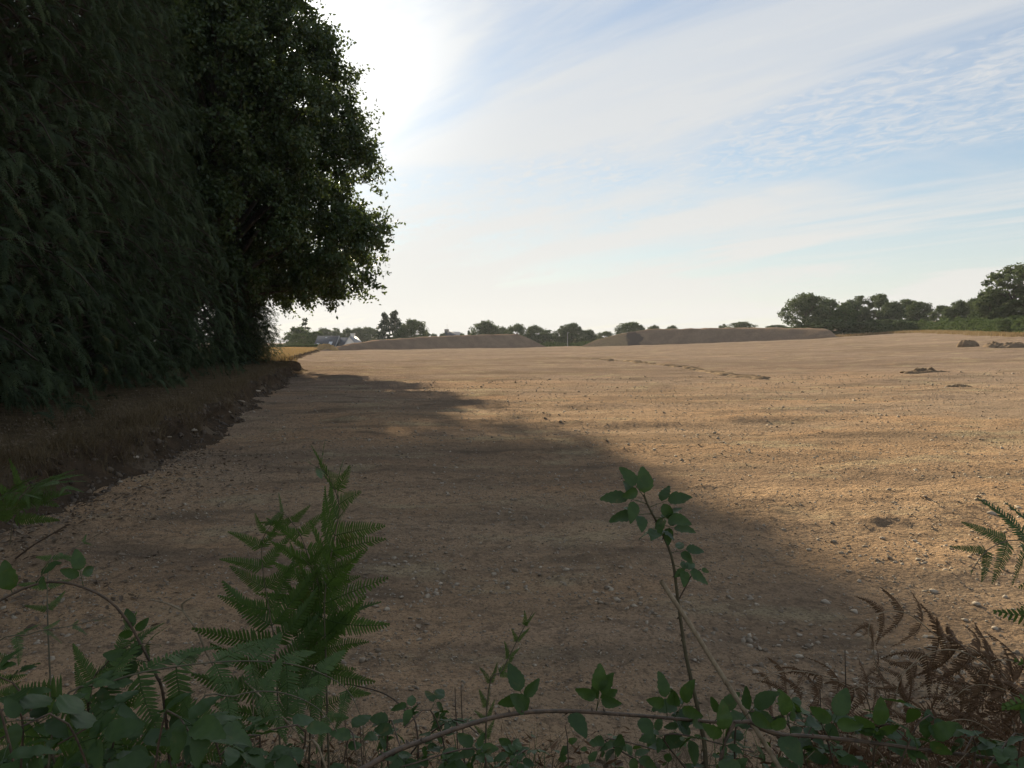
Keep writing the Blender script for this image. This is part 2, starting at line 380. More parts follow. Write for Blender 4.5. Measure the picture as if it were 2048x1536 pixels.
def bank_xyz(k, o, zf):
    x = PX[k] + NX[k] * (o + wig[k] * np.clip(1.2 - np.abs(o - .2) / 2.0, 0, 1)); y = PY[k] + NY[k] * (o + wig[k] * np.clip(1.2 - np.abs(o - .2) / 2.0, 0, 1))
    face = np.clip(1 - np.abs(o - .1) / .5, 0, 1)
    x = x + face * .13 * fbm(ss[k] / .16, o * 9 + zf * 7, 3, 80); y = y + face * .13 * fbm(ss[k] / .16, o * 9 + zf * 7 + 5, 3, 81)
    z = base(x, y) + hgt[k] * zf + (.05 * fbm(x / .8, y / .8, 3, 85) + .02 * fbm(x / .15, y / .15, 2, 88)) * np.clip(zf * 1.5, .3, 1)
    return x, y, z
kk = np.arange(len(ss)); rows = []; tops = []
for o, zf in prof:
    x, y, z = bank_xyz(kk, np.full(len(ss), o), np.full(len(ss), zf)); rows.append(np.stack([x, y, z], -1)); tops.append(np.full(len(ss), float(sstep(.12, .42, o))))
V = np.stack(rows, 1); m = len(prof); i = (np.arange(len(ss) - 1)[:, None] * m + np.arange(m - 1)[None])
F = np.stack([i, i + m, i + m + 1, i + 1], -1).reshape(-1, 4)
tt = np.stack(tops, 1).ravel() + .25 * fbm(V.reshape(-1, 3)[:, 0] / .3, V.reshape(-1, 3)[:, 1] / .3, 2, 90)
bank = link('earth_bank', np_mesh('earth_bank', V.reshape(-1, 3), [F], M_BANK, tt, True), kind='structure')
def on_bank(k, o):
    zf = np.interp(o, [p[0] for p in prof], [p[1] for p in prof]); return bank_xyz(k, o, zf)
def bank_top(x, y):                # height of the bank top below a point
    k = int(np.argmin((PX - x) ** 2 + (PY - y) ** 2)); return float(base(x, y)) + float(hgt[k]) * 1.02

rng = np.random.default_rng(101)
# ------------------------------------------------------------------ spoil heaps
def heap(name, label, line, half, tops, mat, cat='soil heap', rough=.25, group=None):
    """line: ground points along the near foot; half: width of the slope, then a flat top, then the slope down behind"""
    L = curve([(p[0], p[1], 0) for p in line], 160); d = np.concatenate([[0], np.cumsum(np.linalg.norm(np.diff(L, axis=0), axis=1))])
    h = np.interp(d / d[-1], [a for a, b in tops], [b for a, b in tops])
    h = np.convolve(np.pad(h, 3, 'edge'), np.ones(7) / 7, 'valid')
    T = unit(np.gradient(L, axis=0)); nrm = np.stack([-T[:, 1], T[:, 0]], -1)                   # away from the eye
    pr = [(0, -.08), (.10, .06), (.3, .30), (.5, .52), (.7, .74), (.86, .91), (.97, .985), (1.08, 1.0), (1.2, 1.01), (1.35, 1.0), (1.5, 1.0), (1.6, .96), (2.2, .3), (2.5, -.1)]
    rows = []
    for o, z in pr:
        w = half * np.clip(h / h.max(), .12, 1) * o
        x = L[:, 0] + nrm[:, 0] * w; y = L[:, 1] + nrm[:, 1] * w
        e = np.where(h < .02, 0, 1)
        rows.append(np.stack([x, y, base(x, y) + h * z + (rough * .9 * fbm(x / 2.6, y / 1.6 + z * 3, 4, 101) + rough * .7 * fbm(x / 1.1, y * .1 + z * .7, 3, 105)) * np.clip(h, 0, 1) * (.75 if z > .9 else 1.1) - .05], -1))
    V = np.stack(rows, 1); m = len(pr); i = (np.arange(159)[:, None] * m + np.arange(m - 1)[None])
    F = np.stack([i, i + m, i + m + 1, i + 1], -1).reshape(-1, 4)
    c = V.reshape(-1, 3).mean(0); c[2] = float(base(c[0], c[1])); me = np_mesh(name, V.reshape(-1, 3) - c, [F], mat, smooth=True)
    return link(name, me, None, Matrix.Translation(c), label, cat, group)
def xy(px, d): p = W(px, 684, d); return (p.x, p.y)
heap('spoil_heap', 'long grey-brown spoil heap that tapers to a thin tip beside the slate-roofed house',
     [xy(640, 152), xy(700, 160), xy(800, 172), xy(900, 182), xy(1000, 190), xy(1060, 195), xy(1094, 198)], 5.5,
     [(0, .0), (.05, .4), (.13, .95), (.2, 1.5), (.35, 2.2), (.55, 2.85), (.8, 3.35), (.92, 3.4), (.94, 3.2), (1.0, 0.0)], M_SPOIL)
heap('spoil_heap', 'flat-topped grey-brown spoil heap with a track up its sandy, sunlit-toned end and bare sky above',
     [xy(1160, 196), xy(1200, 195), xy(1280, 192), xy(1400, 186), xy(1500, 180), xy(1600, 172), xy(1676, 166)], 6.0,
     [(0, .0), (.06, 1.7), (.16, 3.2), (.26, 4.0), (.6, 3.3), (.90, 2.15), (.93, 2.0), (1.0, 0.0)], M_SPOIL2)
def lump(name, label, pt, rx, ry, h, seed, mat, cat='dirt pile', amp=.35, group=None, n=40, flat=1.0):
    n = 64
    a = np.linspace(0, TAU, n, endpoint=False); rr = np.linspace(0, 1, 15)[1:]
    V = [(0, 0, h)]
    for r in rr:
        q = 1 + amp * .6 * fbm(np.cos(a) * 1.7 + seed, np.sin(a) * 1.7, 2, seed); z = h * (1 - r ** (2 * flat)) ** .9 + amp * h * 1.5 * fbm(np.cos(a) * r * 5 + 9, np.sin(a) * r * 5 + seed, 4, seed + 3) * (1 - r * .6) + .05 * h * rng.normal(size=n) - (.15 * h if r == 1 else 0)
        V += list(zip(rx * r * q * np.cos(a), ry * r * q * np.sin(a), z))
    V = np.array(V); F3 = np.array([(0, 1 + j, 1 + (j + 1) % n) for j in range(n)])
    F4 = np.array([(1 + k * n + j, 1 + (k + 1) * n + j, 1 + (k + 1) * n + (j + 1) % n, 1 + k * n + (j + 1) % n) for k in range(len(rr) - 1) for j in range(n)])
    return link(name, np_mesh(name, V, [F3, F4], mat), None, Matrix.Translation((pt[0], pt[1], hz(pt[0], pt[1]) - .02)), label, cat, group)
M_GOLD = spoil_material('dry_straw_heap', (.36, .25, .12), (.27, .185, .09), (.16, .11, .06))
p = xy(654, 158); lump('straw_heap', 'golden heap of dry straw and earth at the thin tip of the spoil heap', (p[0], p[1] - 1.0), 2.6, 2.0, 1.25, 4, M_GOLD)
p = xy(1936, 82); lump('dirt_pile', 'short steep dirt pile with a pale face, near the hedge', p, 1.15, .9, .62, 9, M_CLOD, amp=.25, flat=2.0)
p = xy(1990, 74); lump('dirt_pile', 'low dirt pile with a pointed hump beside the short steep one', p, 1.0, 1.2, .42, 13, M_CLOD)
p = xy(2032, 73); lump('dirt_pile', 'longer low dirt pile with a smooth top near the hedge', p, 1.7, 1.3, .45, 17, M_CLOD)
p = G(1852, 746); lump('clod_heap', 'dark patch of broken clods alone in the bare field', (p.x, p.y), 1.15, .6, .17, 21, M_CLOD, amp=1.2)
p = G(1918, 773); lump('clod_heap', 'small scatter of clods just this side of the dark clod patch', (p.x, p.y), .5, .28, .08, 25, M_CLOD, amp=1.2)
# a ragged ridge of clods across the field
mb = MB()
for q in np.linspace(0, 1, 60):
    a = G(1160 + 365 * q, 718 + 42 * q ** 1.5); r = .05 + .05 * rng.random(); s_ = .35 + .6 * rng.random()
    ang = np.linspace(0, TAU, 9, endpoint=False)
    V = [(0, 0, r)] + [(s_ * .55 * math.cos(t) * (1 + .3 * rng.normal()), .30 * math.sin(t), r * .7 * (1 + .5 * rng.normal())) for t in ang] + [(s_ * math.cos(t), .55 * math.sin(t), -.08) for t in ang]
    F = [(0, 1 + j, 1 + (j + 1) % 9) for j in range(9)] + [(1 + j, 10 + j, 10 + (j + 1) % 9) for j in range(9)] + [(1 + j, 10 + (j + 1) % 9, 1 + (j + 1) % 9) for j in range(9)]
    mb.add(np.array(V) + np.array([a.x, a.y + .3 * rng.normal(), hz(a.x, a.y)]), np.array(F))
link('soil_ridge', mb.mesh('soil_ridge', M_CLOD), None, None, 'low ragged ridge of clods along an old furrow in the field', 'soil ridge')

# ------------------------------------------------------------------ stones, gravel, litter, grass
ico = np.array([(0, 0, 1.)] + [(.894 * math.cos(k * TAU / 5), .894 * math.sin(k * TAU / 5), .447) for k in range(5)] + [(.894 * math.cos((k + .5) * TAU / 5), .894 * math.sin((k + .5) * TAU / 5), -.447) for k in range(5)] + [(0, 0, -1.)])
icof = np.array([(0, 1 + k, 1 + (k + 1) % 5) for k in range(5)] + [(1 + k, 6 + k, 1 + (k + 1) % 5) for k in range(5)] + [(6 + k, 6 + (k + 1) % 5, 1 + (k + 1) % 5) for k in range(5)] + [(11, 6 + (k + 1) % 5, 6 + k) for k in range(5)])
def rock_template(seed, rough=.28):
    r = np.random.default_rng(seed); return ico * (1 + rough * r.normal(size=(12, 1))) * np.array([1, .75, .42])
def bank_x(y): return np.interp(y, path[60:, 1], path[60:, 0])
def field_points(n, y0, y1, power):
    u = rng.random(n); y = (y0 ** power + u * (y1 ** power - y0 ** power)) ** (1 / power)
    x = (rng.random(n) * 2 - 1) * (y * .70 + .8)
    k = x > bank_x(y) + .1
    return x[k], y[k]
mb = MB()
octa = np.array([(1, 0, 0), (0, .8, 0), (-1, 0, 0), (0, -.8, 0), (0, 0, .6), (0, 0, -.4)]); octf = np.array([(0, 1, 4), (1, 2, 4), (2, 3, 4), (3, 0, 4), (1, 0, 5), (2, 1, 5), (3, 2, 5), (0, 3, 5)])
for s_ in range(4):                # crumbs and grit
    x, y = field_points(10500, 3.0, 38, .02); n = len(x); keep = fbm(x / 1.1, y / .9, 3, 139) + .5 * rng.random(n) > .0; x, y = x[keep], y[keep]; n = len(x)
    sz = (.0036 + .008 * rng.random(n) ** 3) * (1 + y / 12); r_ = np.random.default_rng(s_)
    V, F = scatter(octa * (1 + .3 * r_.normal(size=(6, 1))), octf, frames(rdir(n) * np.array([1, 1, .4]), rng.normal(size=(n, 3)) * .4 + np.array([0, 0, 1])), np.stack([x, y, H(x, y) + sz * .15], -1), sz)
    mb.add(V, F, np.repeat(np.clip(rng.beta(1.3, 1.3, n), 0, 1), 6))
for s_ in range(3):
    x, y = field_points(9500, 3.0, 40, -.15); n = len(x)
    sz = .0035 + .009 * rng.random(n) ** 4 * (1 + 1.3 * (fbm(x / .9, y / .9, 2, 130) > .15)); keep = fbm(x / 1.6, y / 1.2, 3, 133) + .35 * rng.random(n) > -.05
    x, y, sz = x[keep], y[keep], sz[keep] * (1 + y[keep] / 14); n = len(x)
    a = rng.random(n) * TAU; Rm = frames(np.stack([np.cos(a), np.sin(a), .25 * rng.normal(size=n)], -1), np.tile([0, 0, 1.], (n, 1)) + .4 * rng.normal(size=(n, 3)))
    V, F = scatter(rock_template(200 + s_), icof, Rm, np.stack([x, y, H(x, y) + sz * .05], -1), sz)
    mb.add(V, F, np.repeat(np.clip(rng.beta(2.0, 1.8, n), 0, 1), 12))
link('gravel', mb.mesh('gravel', M_PEB), kind='stuff', label='small stones and grit strewn over the bare soil', cat='gravel')
rocks = []
for s_ in range(5):
    t = rock_template(300 + s_, .2); rocks.append(np_mesh('stone', t, [icof], M_STONE))
stones = [(1617, 1099, 16), (1718, 1168, 17), (1650, 1206, 20), (1865, 1188, 26), (1952, 1216, 22), (1765, 1077, 16), (1983, 1028, 26), (1708, 1223, 20), (1599, 1273, 16), (1398, 974, 9),
          (1460, 1160, 10), (1570, 1335, 16), (1670, 1270, 12), (1890, 1290, 20), (1990, 1260, 20), (1930, 1245, 18), (2010, 1195, 22), (1830, 1080, 14), (1880, 1050, 12), (1790, 1130, 12),
          (1240, 1160, 9), (1120, 1090, 8), (1045, 1235, 10), (960, 1180, 9), (870, 1130, 8), (1440, 1240, 12), (1310, 1210, 10), (1520, 1200, 11), (1940, 1120, 14), (1850, 1000, 11),
          (1700, 985, 9), (1630, 1010, 9), (1500, 955, 8), (1960, 960, 11), (1910, 900, 8), (1760, 905, 7), (1600, 890, 6), (1390, 1330, 12), (1170, 1300, 10), (880, 1240, 9), (780, 1180, 8)]
for j, (px, py, w) in enumerate(stones):
    p = G(px, py); s_ = w / 2 / FPX * p.y * .95; r = rng.random(3)
    M = Matrix.Translation((p.x, p.y, hz(p.x, p.y) + s_ * .22)) @ Matrix.Rotation(r[0] * TAU, 4, 'Z') @ Matrix.Rotation(.5 * (r[1] - .5), 4, 'X') @ Matrix.Scale(s_, 4)
    link('stone', rocks[j % 5], None, M, 'loose pale stone lying on the bare brown soil', 'stone', 'loose stones on the field')
for px, py, w, d in ((330, 868, 24, 15), (420, 835, 22, 19), (352, 888, 16, 14), (452, 815, 26, 22), (487, 797, 18, 27), (200, 915, 26, 11.5), (270, 905, 18, 12.5)):
    k = int(np.argmin(np.abs(PY - d) + 99 * (PY < 4))); o = .08; x, y, z = on_bank(np.array([k]), np.array([o])); s_ = w / 2 / FPX * d
    M = Matrix.Translation((x[0], y[0], z[0])) @ Matrix.Rotation(rng.random() * 6, 4, 'Z') @ Matrix.Rotation(.3, 4, 'X') @ Matrix.Diagonal((s_, s_ * .7, s_ * .55, 1))
    link('stone', rocks[int(rng.integers(5))], None, M, 'pale stone sticking out of the cut face of the earth bank', 'stone', 'stones in the face of the bank')

mb = MB()                           # sods and crumbs fallen from the cut face
for s_ in range(4):
    n = 800; k = rng.choice(np.where((PY > 3.6) & (PY < 45))[0], n); o = -.40 + .70 * rng.random(n) ** .8; x, y, z = on_bank(k, o); sz = (.006 + .034 * rng.random(n) ** 5) * (1 + y / 30)
    V, F = scatter(rock_template(320 + s_, .35) * np.array([1, 1, 1.5]), icof, frames(rdir(n), rng.normal(size=(n, 3))), np.stack([x, y, np.maximum(z, H(x, y))], -1), sz); mb.add(V, F, np.repeat(rng.random(n), 12))
link('bank_rubble', mb.mesh('bank_rubble', tinted('fallen_sod', (.045, .033, .023), (.12, .086, .055))), kind='stuff', label='crumbs of sod and earth fallen along the cut bank', cat='rubble')
lf = np.array([(0, 0, 0), (.35, .22, .10), (.75, .20, .16), (1, 0, .05), (.75, -.20, .14), (.35, -.22, .12), (.5, 0, 0.0)]); lff = np.array([(0, 6, 1), (1, 6, 2), (2, 6, 3), (3, 6, 4), (4, 6, 5), (5, 6, 0)])
def leaf_mess(x, y, z, s0, s1, tilt=.5):
    n = len(x); a = rng.random(n) * TAU
    Rm = frames(np.stack([np.cos(a), np.sin(a), tilt * .6 * rng.normal(size=n)], -1), np.tile([0, 0, 1.], (n, 1)) + tilt * rng.normal(size=(n, 3)))
    V, F = scatter(lf, lff, Rm, np.stack([x, y, z], -1), s0 + (s1 - s0) * rng.random(n)); return V, F, np.repeat(rng.beta(1.2, 2.6, n), 7)
mb = MB()
n = 1500; y = 5.0 + 9 * rng.random(n) ** 1.2; x = bank_x(y) + .1 + np.abs(rng.normal(size=n)) * (.5 + .9 * (fbm(y / 1.5, y * 0, 2, 140) > 0)); mb.add(*leaf_mess(x, y, H(x, y) + .01, .03, .075))
n = 2600
k = rng.choice(np.where((PY > 3.6) & (PY < 22))[0], n); o = .1 + 2.4 * rng.random(n); x, y, z = on_bank(k, o); mb.add(*leaf_mess(x, y, z + .01, .03, .07))
n = 700; x = -3 + 6 * rng.random(n); y = 2.3 + .8 * rng.random(n)
k = np.array([int(np.argmin((PX - a) ** 2 + (PY - b) ** 2)) for a, b in zip(x, y)]); x, y, z = on_bank(k, np.abs(rng.normal(size=n)) * .5); mb.add(*leaf_mess(x, y, z + .012, .025, .07, .7))
link('leaf_litter', mb.mesh('leaf_litter', M_LITTER), kind='stuff', label='dead leaves strewn along the foot of the bank and the verge', cat='leaf litter')
fresh = np_mesh('fallen_leaf', lf, [lff], M_LITTER, np.full(7, .95))
for px, py, w in ((290, 1011, 22), (352, 1022, 20), (370, 938, 13), (840, 1266, 24), (1211, 1246, 24), (395, 1043, 16), (330, 990, 14), (300, 1045, 14), (185, 1048, 18), (70, 1040, 18), (240, 1048, 14), (420, 962, 10), (455, 925, 9)):
    p = G(px, py); s_ = w / FPX * p.y
    M = Matrix.Translation((p.x, p.y, hz(p.x, p.y) + .012)) @ Matrix.Rotation(rng.random() * TAU, 4, 'Z') @ Matrix.Rotation(-.3 + .2 * rng.random(), 4, 'X') @ Matrix.Scale(s_, 4)
    link('fallen_leaf', fresh, None, M, 'pale curled dead leaf lying flat on the shaded soil', 'leaf', 'pale dead leaves on the soil')

def blades(x, y, z, h0, h1, w, lean, mat, name, label, tint=None):
    n = len(x); a = rng.random(n) * TAU; h = h0 + (h1 - h0) * rng.random(n)
    tv = np.array([(-.5, 0, 0), (.5, 0, 0), (.4, .25, .5), (-.4, .25, .5), (0, 1.0, .95)]); f = np.array([(0, 1, 2), (0, 2, 3), (3, 2, 4)])
    S = np.stack([np.full(n, w) * (.7 + .6 * rng.random(n)), h * lean * (.3 + 1.2 * rng.random(n)), h], -1)
    c, s_ = np.cos(a), np.sin(a); o = np.zeros(n); Rm = np.stack([np.stack([c, -s_, o], -1), np.stack([s_, c, o], -1), np.stack([o, o, o + 1], -1)], 1)
    V, F = scatter(tv, f, Rm, np.stack([x, y, z], -1), S)
    link(name, np_mesh(name, V, [F], mat, np.repeat(rng.random(n) if tint is None else tint, 5)), kind='stuff', label=label, cat='grass')
sel = np.where((PY > 3.9) & (PY < 60))[0]
k = rng.choice(sel, 15000, p=(lambda w: w / w.sum())((1 / np.sqrt(PY[sel])))); o = .12 + 4.0 * rng.random(len(k)) ** 1.6
x, y, z = on_bank(k, o); kp = fbm(x / .7, y / .7, 2, 150) + .5 * rng.random(len(x)) > .12
blades(x[kp], y[kp], z[kp] - .01, .07, .30, .006, .9, M_GRASS, 'dry_grass', 'dry straw-coloured grass on the earth bank under the cypresses')
tuft = np.repeat(rng.choice(np.where((PY > 3.9) & (PY < 50))[0], 170), 34); o = np.repeat(.05 + .5 * rng.random(170), 34) + .05 * rng.normal(size=len(tuft)); x, y, z = on_bank(tuft, o); x = x + .07 * rng.normal(size=len(x)); y = y + .07 * rng.normal(size=len(x))
blades(x, y, z - .02, .12, .42, .006, 1.5, M_GRASS, 'tufted_grass', 'long dry grass tufts hanging over the cut edge of the bank', .3 + .7 * rng.random(len(x)))
sel = np.where((PY > 52) & (PY < 150))[0]; k = rng.choice(sel, 14000); o = .1 + 16 * rng.random(len(k)) ** 1.2; x, y, z = on_bank(k, o)
blades(x, y, z - .02, .2, .5, .06, .6, M_STUB, 'stubble_grass', 'golden sunlit stubble beyond the oak', .55 + .45 * rng.random(len(x)))
x = -2.6 + 5.6 * rng.random(7000); k = np.array([int(np.argmin((PX[:600] - a) ** 2)) for a in x]); o = -.05 + 1.1 * rng.random(len(k)) ** 1.0; x, y, z = on_bank(k, o)
kp = fbm(x / .35, y / .35, 2, 160) + .6 * rng.random(len(x)) > .25
blades(x[kp], y[kp], z[kp] - .005, .04, .16, .0035, 2.2, M_GRASS, 'dead_grass', 'dead flattened grass on the verge below the brambles')
x = -2.4 + 5.4 * rng.random(1400); k = np.array([int(np.argmin((PX[:600] - a) ** 2)) for a in x]); o = .0 + 1.0 * rng.random(len(k)); x, y, z = on_bank(k, o)
kp = fbm(x / .4, y / .4, 2, 170) > .0
blades(x[kp], y[kp], z[kp] - .005, .08, .26, .005, .8, M_GREENG, 'green_grass', 'sparse green grass blades on the verge below the brambles')

rng = np.random.default_rng(202)
# ------------------------------------------------------------------ trees
quad = np.array([(0, 0, 0), (.45, .34, .06), (1, 0, -.04), (.45, -.34, .06)]); quadf = np.array([(0, 1, 2, 3)])
def leaves_at(C, rad, per, size, up=.5, squash=.75):
    """leaves gathered in uneven clumps around the points C"""
    n = len(C) * per; c = np.repeat(C, per, 0); r = np.repeat(rad, per)
    d = rdir(n); q = rng.random(n) ** .45; p = c + d * (r * q)[:, None] * np.array([1, 1, squash])
    nr = d * .8 + np.array([0, 0, up]) + .7 * rng.normal(size=(n, 3))
    Rm = frames(rdir(n) + np.array([0, 0, -.35]), nr)
    V, F = scatter(quad, quadf, Rm, p, size * (.6 + .8 * rng.random(n)))
    tn = np.clip(np.repeat(rng.random(len(C)), per) * .6 + .4 * rng.random(n), 0, 1)
    return V, F, np.repeat(tn, 4)
def crown_points(n, rz, Rfun, seed, shell=.45, amp=.30):
    """points filling a crown whose radius at height z is Rfun(z), mostly near its skin"""
    z = rz[0] + (rz[1] - rz[0]) * rng.random(n); a = rng.random(n) * TAU
    q = (shell + (1 - shell) * rng.random(n) ** .5)
    r = Rfun(z) * q * (1 + amp * fbm(np.cos(a) * 1.6 + seed, np.sin(a) * 1.6 + z / (rz[1] - rz[0]) * 4, 2, seed))
    return np.stack([r * np.cos(a), r * np.sin(a), z], -1)
def limbs(mb, trunk_top, C, r0, base_h, n, bend=.25):
    for c in C[:n]:
        h = base_h + (trunk_top - base_h) * min(max((c[2] - base_h) / max(C[:, 2].max() - base_h, .1), 0), 1) * (.45 + .3 * rng.random())
        s = np.array([0, 0, h]); m = s + (c - s) * .5 + np.array([0, 0, bend * np.linalg.norm(c - s) * .4]) + .05 * np.linalg.norm(c - s) * rng.normal(size=3)
        mb.add(*tube(curve([s, m, c], 7), np.linspace(r0 * (.35 + .2 * rng.random()), r0 * .06, 7), 5))
def trunk_mesh(name, h, r, C, base_h, n, mat=M_BARK, lean=.3, bend=.25):
    mb = MB(); P = curve([(0, 0, -.4), (lean * .2, 0, h * .3), (-lean * .2, lean * .3, h * .65), (lean * .1, 0, h)], 12)
    rr = np.linspace(r, r * .15, 12); rr[0] = r * 1.5; rr[1] = r * 1.15
    mb.add(*tube(P, rr, 9)); limbs(mb, h, C, r, base_h, n, bend)
    return mb.mesh(name, mat, True)
def tree_from(proto, loc, label, group=None, rz=0.0, s=1.0, name=None):
    t = thing(name or proto[0], loc, label, 'tree', group, rz, s)
    link('trunk', proto[1], t); link('crown', proto[2], t)
    return t

# --- distant broadleaf kinds, each 10 m tall before scaling
def broadleaf(seed, prof, n, per, size, rad, mat, th=7.5, tr=.28, squash=.75, shell=.12, z0=1.6):
    f = lambda z: np.interp(z, [a for a, b in prof], [b for a, b in prof])
    C = crown_points(n, (z0, 9.6), f, seed, shell, .55)
    V, F, tn = leaves_at(C, np.full(n, rad) * (.45 + .95 * rng.random(n)), per, size, .5, squash)
    return ('tree', trunk_mesh('trunk', th, tr, C, 2.0, 26), np_mesh('crown', V, [F], mat, tn))
RND1 = [(0, 2.0), (1.6, 3.2), (3.5, 4.1), (5.5, 4.4), (7.5, 3.7), (9, 2.0), (10, .4)]
DOM = [(0, 3.0), (1.5, 3.8), (4, 4.6), (6.5, 4.5), (8.5, 3.2), (9.6, 1.3), (10, .3)]
TALL = [(0, 1.2), (2, 2.3), (4, 2.9), (6, 3.2), (8, 2.6), (9.3, 1.3), (10, .3)]
OPEN = [(0, .8), (2.4, 1.6), (3.6, 3.6), (5.5, 4.4), (7.5, 4.0), (9, 2.3), (10, .5)]
B = [broadleaf(401, RND1, 130, 80, .42, .95, M_FAR), broadleaf(402, DOM, 150, 75, .42, .95, M_FAR), broadleaf(403, TALL, 110, 80, .38, .8, M_FAR),
     broadleaf(404, OPEN, 80, 100, .40, .95, M_FAR, 8, .26, .7, .2, 2.2), broadleaf(405, RND1, 85, 90, .5, 1.2, M_HEDGE), broadleaf(406, OPEN, 95, 85, .42, 1.0, M_FAR, 8, .3, .7, .15, 1.0)]
BW = [8.6, 9.0, 6.2, 8.6, 8.8, 8.6]
# --- distant pines: tiers of flat plates
def pine(seed, tiers, r0, mat, per=60, size=.5, droop=.15):
    mb = MB(); pts = []; tk = MB(); tk.add(*tube(curve([(0, 0, -.3), (.05, 0, 5), (0, .05, 10)], 8), np.linspace(.24, .03, 8), 7))
    for q in np.linspace(0, 1, tiers):
        z = 1.4 + 8.3 * q; R = r0 * (1 - q) ** .8 + .35
        for a in rng.random(int(7 - 3 * q)) * TAU:
            R2 = R * (.7 + .5 * rng.random()); e = np.array([R2 * math.cos(a), R2 * math.sin(a), z - droop * R2 + .3 * rng.normal() * .3])
            tk.add(*tube(curve([(0, 0, z), e * .6 + np.array([0, 0, z * .4 + .1]), e], 5), np.linspace(.06, .015, 5), 4))
            for u in (.45, .7, .95): pts.append(np.array([0, 0, z]) * (1 - u) + e * u)
    C = np.array(pts); V, F, tn = leaves_at(C, np.full(len(C), .48) * (.5 + .9 * rng.random(len(C))), per // 3, size, .9, .38)
    return ('pine_tree', tk.mesh('trunk', M_BARK, True), np_mesh('crown', V, [F], mat, tn))
PINE = pine(500, 13, 2.9, M_FAR2); CEDAR = pine(510, 9, 2.7, M_FAR2, 42, .42, .28)
def col_cypress():
    C = crown_points(60, (.3, 9.8), lambda z: np.interp(z, [0, 2, 6, 10], [.6, .8, .65, .1]), 3, .3)
    V, F, tn = leaves_at(C, np.full(60, .5), 60, .4, .3, 1.4); return ('cypress_tree', trunk_mesh('trunk', 9, .12, C, 1, 4), np_mesh('crown', V, [F], M_FAR2, tn))
COLC = col_cypress()

def far(proto, px, top, d, wpx, label, group=None, pw=8.6, sink=0.0):
    p = W(px, top, d); z0 = float(base(p.x, p.y)) - sink; h = p.z - z0; w = wpx / FPX * d
    return tree_from(proto, (p.x, p.y, z0), label, group, rng.random() * TAU, (w / pw, w / pw, h / 9.9))
# the clump past the end of the flat heap
gA = 'trees in the clump past the flat spoil heap'
far(B[1], 1613, 588, 196, 88, 'broad domed dark tree at the heap end of the tall clump', gA, 9.0)
far(B[0], 1655, 598, 203, 58, 'rounded tree tucked beside the broad domed tree of the clump', gA)
far(B[4], 1690, 606, 190, 52, 'lower bushy tree in front of the clump, with a gap of sky below it', gA)
far(B[2], 1715, 592, 205, 60, 'upright leafy tree in the middle of the clump', gA, 6.4)
far(B[3], 1758, 590, 200, 62, 'paler open-crowned tree in the clump, sky showing through its top', gA)
far(B[0], 1785, 604, 192, 56, 'dense dark tree between the pale open one and the clump end', gA)
far(B[3], 1815, 600, 204, 62, 'open tree with bare limbs showing, second from the clump end', gA)
far(B[1], 1840, 604, 198, 52, 'squared-off dark tree at the gap end of the clump', gA, 9.0)
far(B[4], 1760, 640, 186, 120, 'low scrubby bush along the foot of the clump, its widest', gA)
far(B[4], 1660, 640, 187, 110, 'low scrubby bush at the foot of the domed tree', gA)
far(B[4], 1828, 640, 186, 64, 'low scrubby bush at the gap end of the clump foot', gA)
# the trees above the hedge
gB = 'trees above the field hedge'
far(B[3], 1885, 612, 172, 48, 'small open tree beside the gap above the hedge', gB)
far(B[0], 1918, 602, 168, 58, 'middling round tree above the hedge next to the small open one', gB)
far(B[5], 1955, 598, 165, 62, 'shadowy spreading tree beside the tallest tree', gB)
far(B[2], 1982, 580, 140, 70, 'pale bushy tree leaning on the tallest tree', gB, 6.4)
far(B[5], 2030, 533, 136, 128, 'tallest tree of all above the hedge, broad and open', gB)
far(B[0], 2090, 560, 132, 120, 'broad tree half cut off beside the tallest tree', gB)
far(B[4], 2040, 632, 118, 80, 'round bush growing in the hedge below the tallest tree', gB)
# the skyline behind the heaps
gC = 'trees on the skyline behind the spoil heaps'
for px, top, d, w, b, lab in (
    (972, 643, 262, 66, 1, 'rounded tree standing clear above the long tapering heap'),
    (1003, 655, 268, 50, 0, 'low tree joined to the rounded one above the tapering heap'),
    (1035, 650, 258, 56, 5, 'wide tree above the blunt end of the tapering heap'),
    (1066, 652, 262, 58, 0, 'broad tree just over the blunt end of the tapering heap'),
    (1092, 660, 255, 46, 2, 'smaller tree at the foot of the blunt heap end'),
    (1124, 652, 250, 34, 2, 'upright tree behind the thin pole in the gap between the heaps'),
    (1143, 647, 252, 46, 1, 'tallest bushy tree in the gap between the heaps'),
    (1176, 660, 256, 44, 0, 'low rounded tree where the flat heap starts to rise'),
    (1212, 664, 262, 50, 5, 'low tree half hidden by the rising end of the flat heap'),
    (1260, 645, 262, 60, 1, 'leafy crown showing above the track on the flat heap'),
    (1310, 651, 270, 34, 0, 'small crown above the flat heap beside the leafy one'),
    (1345, 652, 270, 32, 5, 'small ragged crown above the middle of the flat heap'),
    (1446, 648, 275, 22, 2, 'tiny pointed crown above the flat heap'),
    (1483, 644, 265, 54, 1, 'flat dark crown above the flat heap, next to the tiny pointed one'),
    (1556, 650, 260, 60, 0, 'low crown above the flat heap next to the tall clump')):
    far(B[b], px, top, d, w, lab, gC, BW[b])
gD = 'trees around the slate-roofed house'
far(B[1], 828, 640, 250, 56, 'dense round dark tree beside the two pines', gD, 9.0)
far(B[0], 802, 655, 246, 34, 'small bushy tree at the foot of the two pines', gD)
far(PINE, 768, 627, 254, 40, 'slimmer of the two tall pines behind the tapering heap', gD, 5.2)
far(PINE, 790, 623, 256, 46, 'fuller and taller of the two pines behind the tapering heap', gD, 5.2)
far(CEDAR, 610, 637, 262, 42, 'sparse tiered conifer pointing above the round trees by the house', gD, 5.2)
